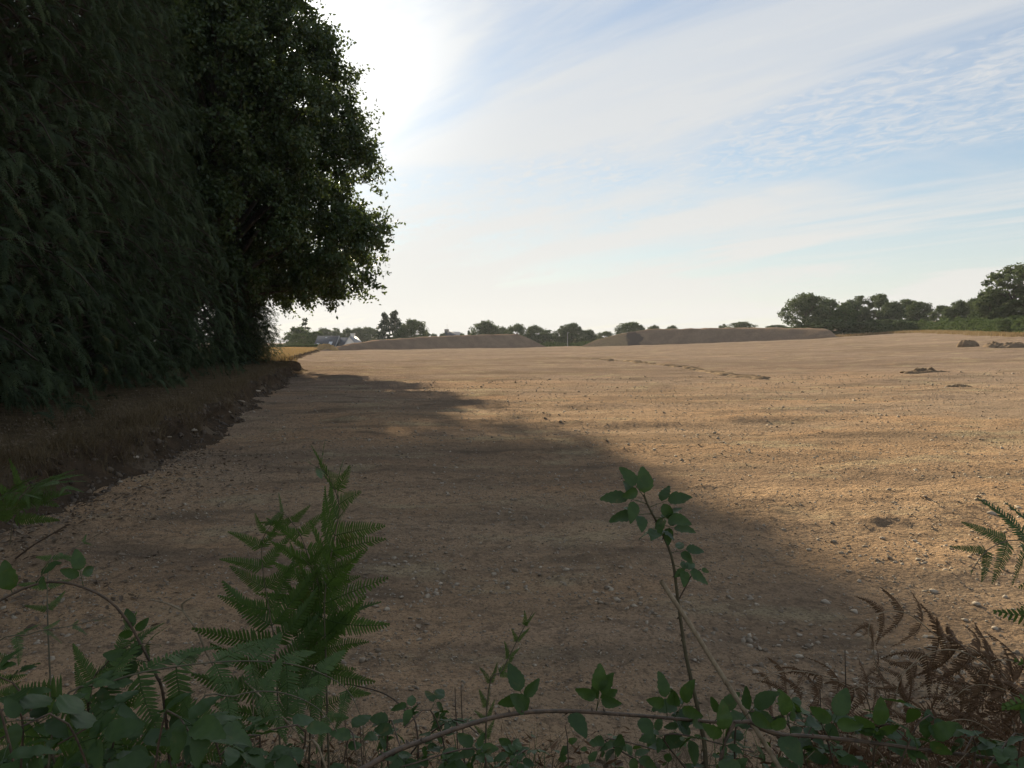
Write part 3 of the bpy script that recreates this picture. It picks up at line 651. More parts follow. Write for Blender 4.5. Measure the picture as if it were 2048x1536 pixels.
far(B[4], 598, 655, 245, 54, 'pale green round tree below the tiered conifer', gD)
far(B[4], 632, 664, 250, 44, 'pale green tree between the tiered conifer and the slate roof', gD)
for px, top, w in ((648, 657, 40), (672, 656, 38), (694, 657, 36), (715, 656, 40), (738, 655, 40), (752, 660, 30)):
    far(B[int(rng.integers(0, 3))], px, top, 330, w, 'tree in the dark belt rising behind the slate roof', 'belt of trees behind the house')
for px, top, w in ((852, 663, 14), (868, 668, 24), (886, 667, 24), (924, 667, 20)):
    far(B[0], px, top, 275, w, 'small round shrub top peeping over the tapering heap', 'shrubs behind the tapering heap')
far(COLC, 938, 662, 275, 6, 'thin columnar cypress poking over the tapering heap', gD, 1.6)
# clipped round shrub
p = W(601, 667, 205); z0 = float(base(p.x, p.y)); 
C = crown_points(110, (.2, 9.5), lambda z: 4.6 * np.sqrt(np.clip(1 - ((z - 4.2) / 5.6) ** 2, 0.02, 1)), 7, .85)
V, F, tn = leaves_at(C, np.full(110, .8), 90, .40, .4); t = thing('clipped_shrub', (p.x, p.y, z0), 'dark green shrub clipped into a ball behind the low hedge', 'shrub', None, 0, (.58, .58, (p.z - z0) / 10))
link('stem', trunk_mesh('stem', 6, .2, C, 1, 8), t); link('foliage', np_mesh('foliage', V, [F], M_HEDGE, tn), t)

def hedge(name, label, pts, h, w, dens, size, mat=M_HEDGE, jag=.25):
    L = curve([(a, b, 0) for a, b in pts], 80); d = np.concatenate([[0], np.cumsum(np.linalg.norm(np.diff(L, axis=0), axis=1))]); n = int(d[-1] * dens)
    u = rng.random(n) * d[-1]; x = np.interp(u, d, L[:, 0]); y = np.interp(u, d, L[:, 1])
    hh = h * (1 + jag * fbm(u / 2.5, u * 0, 3, 180)); zz = rng.random(n) ** .7 * hh; wv = (rng.random(n) * 2 - 1) * w * (1 - .4 * zz / h)
    y = y + wv; z = base(x, y) + zz; Rm = frames(rdir(n), rng.normal(size=(n, 3)) + np.array([0, -.4, .5]))
    V, F = scatter(quad, quadf, Rm, np.stack([x, y, z], -1), size * (.6 + .8 * rng.random(n))); c = np.array([L[40, 0], L[40, 1], float(base(L[40, 0], L[40, 1]))])
    return link(name, np_mesh(name, V - c, [F], mat, np.repeat(rng.random(n), 4)), None, Matrix.Translation(c), label, 'hedge')
hedge('clipped_hedge', 'low level clipped hedge in front of the ball shrub', [xy(540, 186), xy(600, 184), xy(642, 182)], 1.15, .6, 420, .22, jag=.05)
hedge('field_hedge', 'long wild bramble hedge under the tall trees at the field edge', [xy(1690, 186), xy(1780, 178), xy(1850, 168), xy(1930, 142), xy(2000, 122), xy(2060, 110), xy(2140, 100)], 2.1, 1.2, 210, .40, jag=.5)
hedge('verge_scrub', 'dark low scrub in the gap between the two spoil heaps', [xy(1080, 214), xy(1120, 213), xy(1180, 214)], 1.0, .5, 120, .3, jag=.5)
Ls = curve([(*xy(1668, 172), 0), (*xy(1780, 168), 0), (*xy(1850, 158), 0), (*xy(1930, 134), 0), (*xy(2000, 115), 0), (*xy(2080, 102), 0), (*xy(2160, 92), 0)], 400)
k = rng.integers(0, 400, 9000); x = Ls[k, 0] + rng.normal(size=9000) * .6; y = Ls[k, 1] + np.abs(rng.normal(size=9000)) * 1.6
blades(x, y, base(x, y) - .02, .25, .75, .07, .5, M_STUB, 'verge_grass', 'dry pale grass along the foot of the field hedge', .2 + .8 * rng.random(9000))

rng = np.random.default_rng(303)
# ------------------------------------------------------------------ the oak at the end of the row
OC = np.array([-17.6, 48.0])
zb = bank_top(*OC)
PROF = [(3.4, 4.0), (4.4, 7.2), (5.6, 8.6), (7.0, 9.7), (8.3, 9.7), (9.6, 8.7), (11.8, 8.8), (14.2, 8.4), (17.0, 7.7), (19.0, 6.8), (21.6, 5.2), (24.2, 2.6), (25, 1)]
f = lambda z: np.interp(z, [a for a, b in PROF], [b for a, b in PROF])
C1 = crown_points(720, (4.4, 24.2), f, 77, .30); C2 = crown_points(230, (4.5, 24.0), f, 78, .93)
C = np.vstack([C1, C2]); C[:, :2] *= .93
# long sprays reaching over the field
C = np.vstack([C, [(8.9, -2, 8.0), (9.4, -.5, 7.4), (9.7, .5, 8.5), (9.2, -3, 6.6), (8.6, 0, 5.2), (7.8, 2, 4.9), (8.2, -4.5, 5.6), (7.2, -3, 5.0), (6.2, 1, 4.7), (8.6, 1, 12.2), (8.7, .2, 12.9), (8.5, 2.0, 11.6), (8.4, -1.0, 12.4), (8.6, 1.6, 13.2), (8.3, -1.5, 13.4), (7.8, .5, 15.0), (6.8, 0, 17.3), (5.8, -1, 19.2)]])
n = len(C)
oakl = np.array([(0, 0, 0), (.22, .10, .02), (.42, .26, .05), (.52, .15, .04), (.72, .30, .03), (1, .0, -.06), (.72, -.30, .03), (.52, -.15, .04), (.42, -.26, .05), (.22, -.10, .02)])
oaklf = np.array([(0, 1, 9, 9), (1, 2, 8, 9), (2, 3, 7, 8), (3, 4, 6, 7), (4, 5, 5, 6)])
oaklf = np.array([(0, 1, 9), (1, 2, 8), (1, 8, 9), (2, 3, 7), (2, 7, 8), (3, 4, 6), (3, 6, 7), (4, 5, 6)])
mbt = MB(); mbt.add(*tube(curve([(0, 0, -.5), (.2, 0, 5), (-.3, .3, 11), (.2, .2, 19)], 14), np.r_[.85, np.linspace(.62, .10, 13)], 12))
limbs(mbt, 17, C, .40, 3.0, 70)
tips = []
for c in C:                        # twigs that carry the leaves out of each clump
    for j in range(9):
        e = c + (rdir(1)[0] + .45 * unit(c * np.array([1, 1, 0.0])) + np.array([0, 0, -.15])) * (.6 + .75 * rng.random())
        if j < 4: mbt.add(*tube([c * .97, (c + e) / 2 + .06 * rng.normal(size=3), e], [.016, .010, .004], 3))
        tips.append((c, e))
cs_, es_ = np.array([t[0] for t in tips]), np.array([t[1] for t in tips]); per = 29
m = len(tips) * per; u = np.tile(np.linspace(.15, 1.05, per), len(tips))[:, None]
P_ = np.repeat(cs_, per, 0) * (1 - u) + np.repeat(es_, per, 0) * u + .13 * rng.normal(size=(m, 3))
Rm = frames(rdir(m) + np.array([0, 0, -.4]), rng.normal(size=(m, 3)) + np.array([0, 0, .9]))
V, F = scatter(quad * np.array([1, .9, 1]), quadf, Rm, P_, .17 + .14 * rng.random(m))
oak = thing('oak_tree', (OC[0], OC[1], zb), 'huge oak with ragged leafy edge leaning over the field at the row end', 'tree', None)
link('trunk', mbt.mesh('trunk', M_BARK, True), oak)
link('crown', np_mesh('crown', V, [F], M_OAK, np.repeat(rng.random(m), 4)), oak)

x2, y2 = -23.5, 57.0; t = thing('oak_tree', (x2, y2, bank_top(x2, y2)), 'second tall oak standing behind the leaning one, mostly hidden by the cypresses', 'tree', None, 2.1, 1.02)
link('trunk', oak.children[0].data, t); link('crown', oak.children[1].data, t)

rng = np.random.default_rng(404)
# ------------------------------------------------------------------ the cypress row
def spray_template():
    """a flat drooping cypress spray, 1 long, with side branchlets"""
    V = []; F = []
    def strip(p0, p1, w):
        d = np.array(p1) - np.array(p0); s = unit(np.array([-d[1], d[0], 0.0])) * w; b = len(V)
        V.extend([tuple(np.array(p0) - s), tuple(np.array(p0) + s), tuple(p1)]); F.append((b, b + 1, b + 2))
    z = lambda x: -.28 * x * x
    strip((0, 0, 0), (1, 0, z(1)), .03)
    for j, x in enumerate(np.linspace(.10, .88, 5)):
        l = .30 * (1 - x) ** .7 + .06
        for sgn in (1, -1):
            e = (x + l * .75, sgn * l * .75, z(x) - l * .25); strip((x, 0, z(x)), e, .055)
            if j < 0: strip((x + l * .3, sgn * l * .3, z(x) - .08 * l), (x + l * .75, sgn * l * .30, z(x) - l * .2), .035)
    return np.array(V), np.array(F)
SPV, SPF = spray_template()
def cypress(seed, Hh, R, nb, per, base_r=1.0):
    """plumes of drooping sprays on up-swept boughs round a straight trunk"""
    mb = MB(); mb.add(*tube(curve([(0, 0, -.5), (.08, 0, Hh * .5), (0, .05, Hh)], 12), np.r_[.42, np.linspace(.32, .03, 11)], 9))
    X_, T_, N_, tn = [], [], [], []
    zz = np.sort(.15 + (Hh - .4) * rng.random(nb) ** 1.05)
    for j, z in enumerate(zz):
        a = j * 2.39996 + .5 * rng.normal(); q = z / Hh; L = R * (1 + .55 * float(fbm(np.array([math.cos(a) * 1.5 + seed * 9]), np.array([math.sin(a) * 1.5 + z / 1.7]), 2, 600 + seed)[0])) * np.clip(1.02 - q ** 1.7, .06, 1) * (.58 + .75 * rng.random()) * (base_r if q < .1 else 1)
        o = np.array([math.cos(a), math.sin(a), 0]); z1 = max(z + .10 * L + .2, .5)
        c = curve([(0, 0, z), o * L * .5 + np.array([0, 0, z1 + .12 * L]), o * L * .85 + np.array([0, 0, z1 - .05 * L]), o * L * 1.05 + np.array([0, 0, max(z1 - .42 * L - .3, .12)])], 12)
        mb.add(*tube(c[:9], np.linspace(.045, .010, 9), 4))
        side = np.array([-o[1], o[0], 0]); bt = rng.random() ** 1.4
        for q2 in range(int(per * (.45 + .65 * L / R))):                        # drooping plumes along the bough
            u = .28 + .72 * rng.random() ** .7; idx = u * 11; i0 = min(int(idx), 10); p0 = c[i0] * (1 - idx + i0) + c[i0 + 1] * (idx - i0)
            lat = rng.normal() * 1.1; p0 = p0 + side * lat * .5 * (1.2 - u) + np.array([0, 0, .10 * rng.normal()])
            d0 = unit(o * (.3 + .5 * rng.random()) + side * (lat * .6 + .55 * rng.normal()) + np.array([0, 0, .5 * rng.normal()])); dr = .2 + .9 * rng.random() ** 1.5; l = .22 + .38 * rng.random(); n = 11; w = np.linspace(.1, 1, n)[:, None]
            p = p0 + d0 * l * w + np.array([0, 0, -1.0]) * (dr * l * w ** 2.2); d = d0 * (1 - .35 * w) + np.array([0, 0, -1.0]) * (2.0 * dr * w ** 1.3)
            sgn = np.where(np.arange(n) % 2, 1, -1)[:, None]; sd = np.cross(d0, [0, 0, 1.0]); d = d + sd * sgn * (.75 - .5 * w) + .12 * rng.normal(size=(n, 3))
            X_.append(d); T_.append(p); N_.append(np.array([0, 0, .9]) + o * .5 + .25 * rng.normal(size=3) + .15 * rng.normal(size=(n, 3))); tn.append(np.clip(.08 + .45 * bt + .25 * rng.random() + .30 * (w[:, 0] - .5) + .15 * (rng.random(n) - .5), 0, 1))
    X_, T_, N_, tn = np.vstack(X_), np.vstack(T_), np.vstack(N_), np.concatenate(tn); k = T_[:, 2] > .02
    X_, T_, N_, tn = X_[k], T_[k], N_[k], tn[k]
    V, F = scatter(SPV, SPF, frames(X_, N_), T_, .13 + .15 * rng.random(len(T_)))
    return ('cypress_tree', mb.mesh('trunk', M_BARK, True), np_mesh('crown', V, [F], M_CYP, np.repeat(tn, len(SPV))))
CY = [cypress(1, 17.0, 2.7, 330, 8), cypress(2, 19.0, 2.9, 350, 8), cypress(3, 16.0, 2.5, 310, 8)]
def wall(y): return np.interp(y, [2, 12.8, 18.4, 35, 52, 69], [-7.6, -8.3, -9.5, -13.7, -17.6, -21.0])
gE = 'cypress row on the earth bank'
for j, (y, off, s, q) in enumerate(((9.0, 2.6, 1.0, 1), (12.6, 2.3, .98, 0), (15.8, 2.2, 1.05, 2), (19.0, 2.4, 1.08, 1), (22.6, 2.3, 1.05, 0), (26.5, 2.4, 1.12, 2), (30.5, 2.6, 1.10, 1), (35.0, 2.6, 1.05, 0), (39.5, 2.5, 1.1, 2), (44.0, 2.7, .98, 1))):
    x = float(wall(y)) - off; tree_from(CY[q], (x, y, bank_top(x, y) - .05), 'dark drooping cypress standing in the dense row on the bank', gE, j * 1.7, s)
for j, (y, off, s, q) in enumerate(((11.0, 6.5, 1.05, 2), (17.5, 6.6, 1.1, 0), (24.5, 6.8, 1.1, 1), (32.0, 7.0, 1.15, 2), (40.0, 7.0, 1.1, 0))):
    x = float(wall(y)) - off; tree_from(CY[q], (x, y, bank_top(x, y) - .05), 'dark cypress behind the front row, closing its gaps', 'second row of cypresses', j * 2.3 + 1, s)
# unseen cypresses added round the verge to keep sky light off the foreground
for j, (x, y, s, q) in enumerate(((-9.6, 5.6, 1.0, 2), (-9.4, 1.2, 1.0, 0), (-7.0, -6.0, .8, 1))):
    tree_from(CY[q], (x, y, bank_top(x, y) - .05), 'unseen dark cypress added along the verge to shade the foreground', 'unseen cypresses added along the verge', j * 1.3 + .4, s)
# evergreen bushes at the end of the row, under the oak
for j, (y, off, s, lab) in enumerate(((50.0, .0, .44, 'stout dark evergreen bush under the oak crown at the end of the row'), (55.5, .4, .46, 'last evergreen bush of the row, beside the golden stubble'), (61.0, .8, .46, 'evergreen bush behind the last one of the row'), (46.6, .2, .46, 'broad evergreen bush filling the gap between the cypresses and the stout bush'), (53.0, .9, .5, 'tall evergreen bush pressed behind the stout one under the oak'))):
    x = float(wall(y)) - off; t = tree_from(CY[j % 3], (x, y, bank_top(x, y) - .05), lab, 'evergreen bushes under the oak', j * 2.0, (s * 1.55, s * 1.55, s), 'evergreen_bush')

# ------------------------------------------------------------------ houses
p = W(662, 672, 240); zb = p.z - 6.3
hs = thing('slate_house', (p.x, p.y, zb), 'house with a blue-grey slate roof, roof windows and a white gable, behind the heap tip', 'house', None, math.radians(-8))
def part(name, VFs, mat, par, **k):
    mb = MB(); [mb.add(*vf) for vf in VFs]; return link(name, mb.mesh(name, mat), par, **k)
def prism(x0, x1, y0, y1, z0, z1):  # a ridge along x
    ym = (y0 + y1) / 2; V = np.array([(x0, y0, z0), (x0, y1, z0), (x0, ym, z1), (x1, y0, z0), (x1, y1, z0), (x1, ym, z1)], float); return V, [(0, 3, 5, 2), (1, 2, 5, 4), (0, 1, 4, 3)], [(0, 2, 1), (3, 4, 5)]
def prism_part(name, a, mat, par):
    V, q, t = prism(*a); return link(name, np_mesh(name, V, [np.array(q), np.array(t)], mat), par)
part('wall', [boxVF(-4.0, 2.6, -3.6, 3.6, -.5, 2.9)], M_WHITE, hs)
rf = prism_part('roof', (-4.25, 2.65, -4.0, 4.0, 2.75, 6.3), M_SLATE, hs)
part('ridge_cap', [boxVF(-4.25, 2.65, -.12, .12, 6.22, 6.36)], M_METAL, rf)
part('verge_trim', [(np.array([(2.60, -4.05, 2.74), (2.78, -4.05, 2.74), (2.78, -.02, 6.36), (2.60, -.02, 6.36), (2.60, -4.05, 2.62), (2.78, -4.05, 2.62), (2.78, -.02, 6.2), (2.60, -.02, 6.2)]), np.array([(0, 1, 2, 3), (4, 7, 6, 5), (0, 4, 5, 1), (1, 5, 6, 2)]))], M_METAL, rf)
def roof_window(cx, t, w, h):       # lies on the front slope
    y = -4.0 + 4.0 * t; z = 2.75 + 3.55 * t; sl_ = np.array([0, 4.0, 3.55]); sl_ /= np.linalg.norm(sl_); nn = np.array([0, -3.55, 4.0]); nn /= np.linalg.norm(nn); c = np.array([cx, y, z])
    def slab(w, h, th):
        V = np.array([c + np.array([a * w / 2, 0, 0]) + sl_ * b * h / 2 + nn * e for e in (-.05, th) for b in (-1, 1) for a in (-1, 1)]); return V, np.array([(4, 5, 7, 6), (0, 1, 5, 4), (2, 6, 7, 3), (0, 4, 6, 2), (1, 3, 7, 5)])
    fr_ = part('roof_window', [slab(w + .16, h + .16, .06)], M_METAL, hs)
    part('pane', [slab(w, h, .09)], M_GLASS, fr_)
roof_window(.75, .38, .95, 1.2); roof_window(-3.1, .30, .7, .7); roof_window(-1.3, .86, .5, .35)
prism_part('wing_roof', (2.8, 6.3, -3.2, 4.2, 2.55, 5.85), M_SLATE, hs); part('wing_wall', [boxVF(2.8, 6.0, -2.9, 3.9, -.5, 2.6)], M_WHITE, hs)
# white gable facing us at the end
ga = np.array([(5.3, -3.9, -.5), (10.6, -3.9, -.5), (10.6, -3.9, 2.4), (7.15, -3.9, 6.0), (5.3, -3.9, 3.0), (5.3, 2.5, -.5), (10.6, 2.5, -.5), (10.6, 2.5, 2.4), (7.15, 2.5, 6.0), (5.3, 2.5, 3.0)])
link('gable', np_mesh('gable', ga, [np.array([(0, 1, 2, 3, 4), (9, 8, 7, 6, 5)]), np.array([(0, 4, 9, 5), (1, 6, 7, 2)])], M_WHITE), hs)
link('gable_roof', np_mesh('gable_roof', np.array([(7.15, -4.1, 6.02), (10.75, -4.1, 2.25), (10.75, 2.6, 2.25), (7.15, 2.6, 6.02), (5.15, -3.85, 2.9), (5.15, 2.6, 2.9), (7.15, -4.1, 6.2), (10.9, -4.1, 2.35), (10.9, 2.6, 2.35), (7.15, 2.6, 6.2), (5.05, -3.85, 3.0), (5.05, 2.6, 3.0)]), [np.array([(6, 7, 8, 9), (0, 3, 2, 1), (0, 1, 7, 6), (1, 2, 8, 7), (9, 11, 10, 6), (3, 0, 4, 5), (4, 0, 6, 10)])], M_METAL), hs)
part('chimney', [boxVF(6.75, 7.75, -1.6, -.6, 5.0, 7.0), boxVF(6.65, 7.85, -1.7, -.5, 6.85, 7.05)], M_WHITE, hs)

p = W(906, 668, 292); z0 = float(base(p.x, p.y)); hz2 = p.z - z0
h2 = thing('stone_house', (p.x, p.y, z0), 'far house of which only roof peak, chimney and aerial show above the heap', 'house', None, math.radians(70))
part('wall', [boxVF(-6, 6, -3.6, 3.6, -.5, hz2 - 2.2)], M_STONEW, h2); rf = prism_part('roof', (-6.2, 6.2, -4.0, 4.0, hz2 - 2.35, hz2 + .9), M_SLATE, h2)
part('chimney', [boxVF(-6.1, -5.0, -.65, .65, hz2 - .8, hz2 + 1.7)], M_STONEW, h2)
part('aerial', [tube([(-5.2, 0, hz2), (-5.2, 0, hz2 + 3.6)], .035, 5), tube([(-5.6, -.5, hz2 + 3.3), (-4.8, .5, hz2 + 3.3)], .03, 4), tube([(-5.5, -.4, hz2 + 3.0), (-4.9, .4, hz2 + 3.0)], .03, 4)], M_METAL, h2)
p = W(1135, 691, 208); z0 = float(base(p.x, p.y)); h = W(1135, 666, 208).z - z0
pl = thing('pole', (p.x, p.y, z0), 'thin pale pole in the gap between the two spoil heaps', 'pole', None)
part('post', [tube([(0, 0, -.3), (0, 0, h)], [.09, .05], 7)], M_METAL, pl); part('lamp_head', [boxVF(-.12, .5, -.1, .1, h - .02, h + .10)], M_METAL, pl)

rng = np.random.default_rng(505)
# ------------------------------------------------------------------ plants of the verge
def pinna_mesh(name, n, width, mat, seed, curl=.12, gap=.62, tipcurl=.0, fold=.15, bend=.0):
    """one side leaf of a bracken frond: a rib with pairs of narrow leaflets, 1 long"""
    r = np.random.default_rng(seed); mb = MB()
    zc = lambda x: -curl * x * x
    yc = lambda x: bend * x * x
    rib = [(x, yc(x), zc(x)) for x in np.linspace(0, 1, 7)]; mb.add(*tube(rib, np.linspace(.011, .003, 7), 3), .35)
    for x in np.linspace(.05, .985, n):
        l = width * (1 - x) ** .75 * (.92 + .16 * r.random()) + .012; w = gap * .94 / n * .5
        for sg in (1, -1):
            z = zc(x) + .004 * r.normal(); f_ = .30 + .15 * r.random() + .25 * x; dz_ = -fold * l - tipcurl * l * r.random() * 2 + .1 * l * r.normal()
            d = np.array([f_ * l, sg * l, 0]); s = np.array([w, 0, 0])
            b = np.array([x, yc(x), z]); m1 = b + d * .45 + np.array([0, 0, dz_ * .25]); e = b + d + np.array([-tipcurl * l * .5 * r.random(), -sg * tipcurl * l * .5, dz_])
            V = np.array([b - s * .9, b + s * .9, m1 + s * 1.05, m1 - s * 1.05, b + d * .8 + np.array([0, 0, dz_ * .7]) + s * .7, b + d * .8 + np.array([0, 0, dz_ * .7]) - s * .7, e])
            mb.add(V, np.array([(0, 1, 2), (0, 2, 3), (3, 2, 4), (3, 4, 5), (5, 4, 6)]), .3 + .7 * r.random())
    return mb.mesh(name, mat)
PIN = [pinna_mesh('pinna', 22, .20, M_FERN, 610 + k, .10 + .10 * (k % 3), .92, bend=(.16, -.14, .05, -.04)[k]) for k in range(4)]
PIND = [pinna_mesh('pinna', 17, .17, M_DEAD, 620 + k, .35 + .25 * k, .80, .7, .3, (.3, -.25, .1)[k]) for k in range(3)]

def v3(p): return np.array(tuple(p), float)
def local(loc, X_, Nn, pos, s):
    R_ = frames(np.array([X_]), np.array([Nn]))[0]
    M = Matrix(((*(R_[0] * s), pos[0] - loc[0]), (*(R_[1] * s), pos[1] - loc[1]), (*(R_[2] * s), pos[2] - loc[2]), (0, 0, 0, 1)))
    return M
def fern(label, pts, L, pairs, normal, start=.3, dead=False, rad=.0042, group=None, fwd=.55, shape=.8, droop=.15, jit=.2, name='bracken_fern'):
    c = curve(pts, 48); loc = c[0].copy(); T = unit(np.gradient(c, axis=0)); Nn = np.array(normal, float)
    t = thing(name, loc, label, 'fern', group)
    link('stem', np_mesh('stem', *(lambda a: (a[0] - loc, [a[1]]))(tube(c, np.linspace(rad, rad * .22, 48), 6)), M_DRY if dead else M_CANEG, smooth=True), t)
    meshes = PIND if dead else PIN
    for j, u in enumerate(np.linspace(0, 1, pairs) ** .92):
        q = start + (1 - start) * u; idx = q * 47; i0 = min(int(idx), 46); p = c[i0] + (c[i0 + 1] - c[i0]) * (idx - i0); Tt = T[i0]
        nn = Nn - Tt * np.dot(Nn, Tt); nn /= np.linalg.norm(nn); S = np.cross(nn, Tt)
        l = L * ((1 - u) ** shape * (.75 + .25 * min(1, u * 5)) + .05)
        for sg in (1, -1):
            if u > .999 and sg < 0: continue
            d = S * sg * (1.0 if u < .999 else 0) + Tt * (fwd + .35 * u + .08 * rng.normal()) + np.array([0, 0, -droop]) + jit * rng.normal(size=3)
            link('pinna', meshes[int(rng.integers(len(meshes)))], t, local(loc, d, nn * 1.0 + .25 * rng.normal(size=3), p, l * (.88 + .24 * rng.random())))
    return t

# --- bramble leaves: three toothed leaflets on a stalk
def leaflet(L, wid, org, ang, tilt, teeth=11, fold=.22):
    k = teeth + 1; xs = np.linspace(0, 1, k + 1); wd = wid * np.sin(np.pi * np.clip(xs, 0, 1) ** .72) ** .8 * (1 - .15 * xs)
    V, F = [], []
    for i_, x in enumerate(xs): V.append((x, 0, -.18 * x * x))
    off = len(V)
    for sg in (1, -1):
        for i_, x in enumerate(xs):
            V.append((min(x + .03, 1), sg * wd[i_] * (1.05 if i_ % 2 else .95), -.18 * x * x + fold * wd[i_] + .02 * rng.normal()))
    for sgi in range(2):
        o = off + sgi * (k + 1)
        for i_ in range(k):
            q = (i_, i_ + 1, o + i_ + 1, o + i_); F.append(q if sgi else q[::-1])
    V = np.array(V) * L; ca, sa = math.cos(ang), math.sin(ang); R_ = np.array([(ca, -sa, 0), (sa, ca, 0), (0, 0, 1)]); ct, st_ = math.cos(tilt), math.sin(tilt); R2 = np.array([(ct, 0, st_), (0, 1, 0), (-st_, 0, ct)])
    return (R_ @ (R2 @ V.T)).T + np.array(org), np.array(F)
def bramble_leaf(seed, n=3, single=False):
    mb = MB(); st = .55
    if single: mb.add(*leaflet(1, .36, (.12, 0, 0), 0, .1), .5); mb.add(*tube([(0, 0, 0), (.07, 0, .01), (.14, 0, 0)], .012, 4), .2)
    else:
        mb.add(*tube([(0, 0, 0), (st * .5, 0, .02), (st, 0, 0), (st + .22, 0, -.01)], [.018, .015, .012, .01], 4), .2)
        mb.add(*leaflet(1, .31, (st + .2, 0, 0), .1 * rng.normal(), .12 + .15 * rng.normal()), .2 + .6 * rng.random())
        for sg in (1, -1): mb.add(*leaflet(.82, .29, (st, .05 * sg, 0), sg * (1.25 + .15 * rng.normal()), .15 + .2 * rng.normal()), .2 + .6 * rng.random())
        if n == 5:
            for sg in (1, -1): mb.add(*leaflet(.6, .33, (st - .02, 0, 0), sg * (2.0 + .15 * rng.normal()), .1), .2 + .6 * rng.random())
    return mb.mesh('leaf', M_BRAM, True)
LEAF = [bramble_leaf(k, 3) for k in range(4)] + [bramble_leaf(9, 5)]; LEAF1 = [bramble_leaf(20 + k, single=True) for k in range(3)]
def thorns(mb, c, rad, n):
    for j in range(n):
        i_ = int(rng.integers(1, len(c) - 1)); d = rdir(1)[0]; T = unit(c[i_ + 1] - c[i_]); d = unit(d - T * np.dot(d, T)); s = rad[i_] * 1.3; e = c[i_] + d * (rad[i_] * 2.6) - T * s; b = c[i_] + d * rad[i_] * .6
        sd = np.cross(T, d) * s * .6; mb.add(np.array([b - T * s * .8, b + sd, b + T * s * .8, b - sd, e]), np.array([(0, 1, 4), (1, 2, 4), (2, 3, 4), (3, 0, 4)]))
def bramble(label, pts, r0, r1, leaves, mat=M_CANE, nth=0, group=None, name='bramble', cat='bramble', k=40):
    """leaves: (pixel of the leaf, how far along the cane, size, leaf kind) or world offsets"""
    c = curve(pts, k); loc = c[0].copy(); t = thing(name, loc, label, cat, group); rad = np.linspace(r0, r1, k)
    mb = MB(); mb.add(*tube(c - loc, rad, 7)); thorns(mb, c - loc, rad, nth); link('cane', mb.mesh('cane', mat, True), t)
    for u, d, nn, s, q in leaves:
        i_ = min(int(u * (k - 1)), k - 2); p = c[i_] + (c[i_ + 1] - c[i_]) * (u * (k - 1) - i_)
        link('leaf', (LEAF + LEAF1)[q], t, local(loc, np.array(d, float), np.array(nn, float), p, s))
    return t
def rl(n, u0, u1, s0, s1, up=.5, kinds=(0, 1, 2, 3, 4)):
    o = []
    for j in range(n):
        a = rng.random() * TAU; o.append((u0 + (u1 - u0) * (j + rng.random() * .6) / max(n, 1), (math.cos(a), math.sin(a), up * (rng.random() - .2)), (.5 * rng.normal(), -.35 + .5 * rng.normal(), 1.0), s0 + (s1 - s0) * rng.random(), int(rng.choice(kinds))))
    return o
def root(px, d, z=None):           # where a plant is rooted on the verge
    p = W(px, 1200, d); x, y = p.x, p.y; k = int(np.argmin((PX - x) ** 2 + (PY - y) ** 2)); return Vector((x, y, bank_top(x, y) - .05))

# --- tall green bracken
fern('tallest upright bracken frond, feathery green, beside the bramble thicket', [root(655, 2.45), W(652, 1330, 2.45), W(650, 1190, 2.45), W(668, 1080, 2.43), W(678, 1010, 2.40), W(655, 950, 2.34), W(622, 928, 2.26)], .25, 14, (-.55, -.7, .35), .40, shape=.45, fwd=.5, droop=.0, jit=.28)
fern('dark bracken frond with broad side leaves, next to the tallest one', [root(560, 2.35), W(552, 1330, 2.35), W(540, 1230, 2.34), W(527, 1150, 2.32), W(524, 1085, 2.30), W(545, 1045, 2.24)], .26, 11, (.35, -.8, .4), .34, shape=.6, fwd=.45, droop=-.02, jit=.28)
fern('bushy bracken frond half hidden under the tallest one', [root(610, 2.55), W(625, 1360, 2.5), W(640, 1230, 2.5), W(632, 1150, 2.46), W(600, 1110, 2.40)], .24, 10, (-.4, -.7, .5), .36, shape=.5, jit=.3)
fern('bracken frond leaning out to one side behind the tallest one', [root(640, 2.7), W(640, 1330, 2.7), W(630, 1180, 2.7), W(605, 1080, 2.65), W(570, 1030, 2.6), W(540, 1020, 2.55)], .23, 11, (-.2, -.7, .6), .42, shape=.55, jit=.28)
fern('arching bracken frond with side leaves hanging over the thicket', [root(60, 1.85), W(110, 1440, 1.9), W(220, 1365, 1.93), W(340, 1335, 1.95), W(480, 1322, 1.98), W(600, 1332, 2.0), W(690, 1375, 1.98), W(725, 1440, 1.95)], .27, 13, (.05, -.50, .85), .22, shape=.45, fwd=.22, droop=.50)
fern('low bracken frond drooping at the foot of the tall ones', [root(300, 1.75), W(380, 1450, 1.8), W(470, 1392, 1.85), W(560, 1385, 1.88), W(640, 1420, 1.88), W(690, 1490, 1.86)], .20, 10, (.1, -.6, .8), .25, shape=.5, fwd=.25, droop=.5)
fern('dark bracken frond spreading low beside the arching cane', [root(150, 2.2), W(180, 1400, 2.2), W(210, 1330, 2.2), W(260, 1290, 2.18), W(320, 1290, 2.1)], .20, 9, (-.2, -.7, .7), .35, shape=.6)
fern('thin shiny bracken frond lying out over the soil', [root(-60, 2.3), W(-20, 1320, 2.35), W(60, 1268, 2.4), W(140, 1252, 2.45), W(230, 1230, 2.6)], .13, 9, (.0, -.3, .95), .3, shape=.6)
fern('pale frond tip standing in the fallen leaves', [root(100, 2.6), W(95, 1160, 2.75), W(130, 1110, 2.9), W(190, 1072, 3.0), W(205, 1065, 3.0)], .10, 6, (.2, -.5, .8), .55, shape=.7)
fern('small bracken clump on the edge of the earth bank', [W(20, 1090, 5.6), W(30, 1020, 5.6), W(60, 975, 5.6), W(110, 960, 5.5), W(140, 985, 5.4)], .36, 10, (.3, -.5, .8), .2, shape=.6)
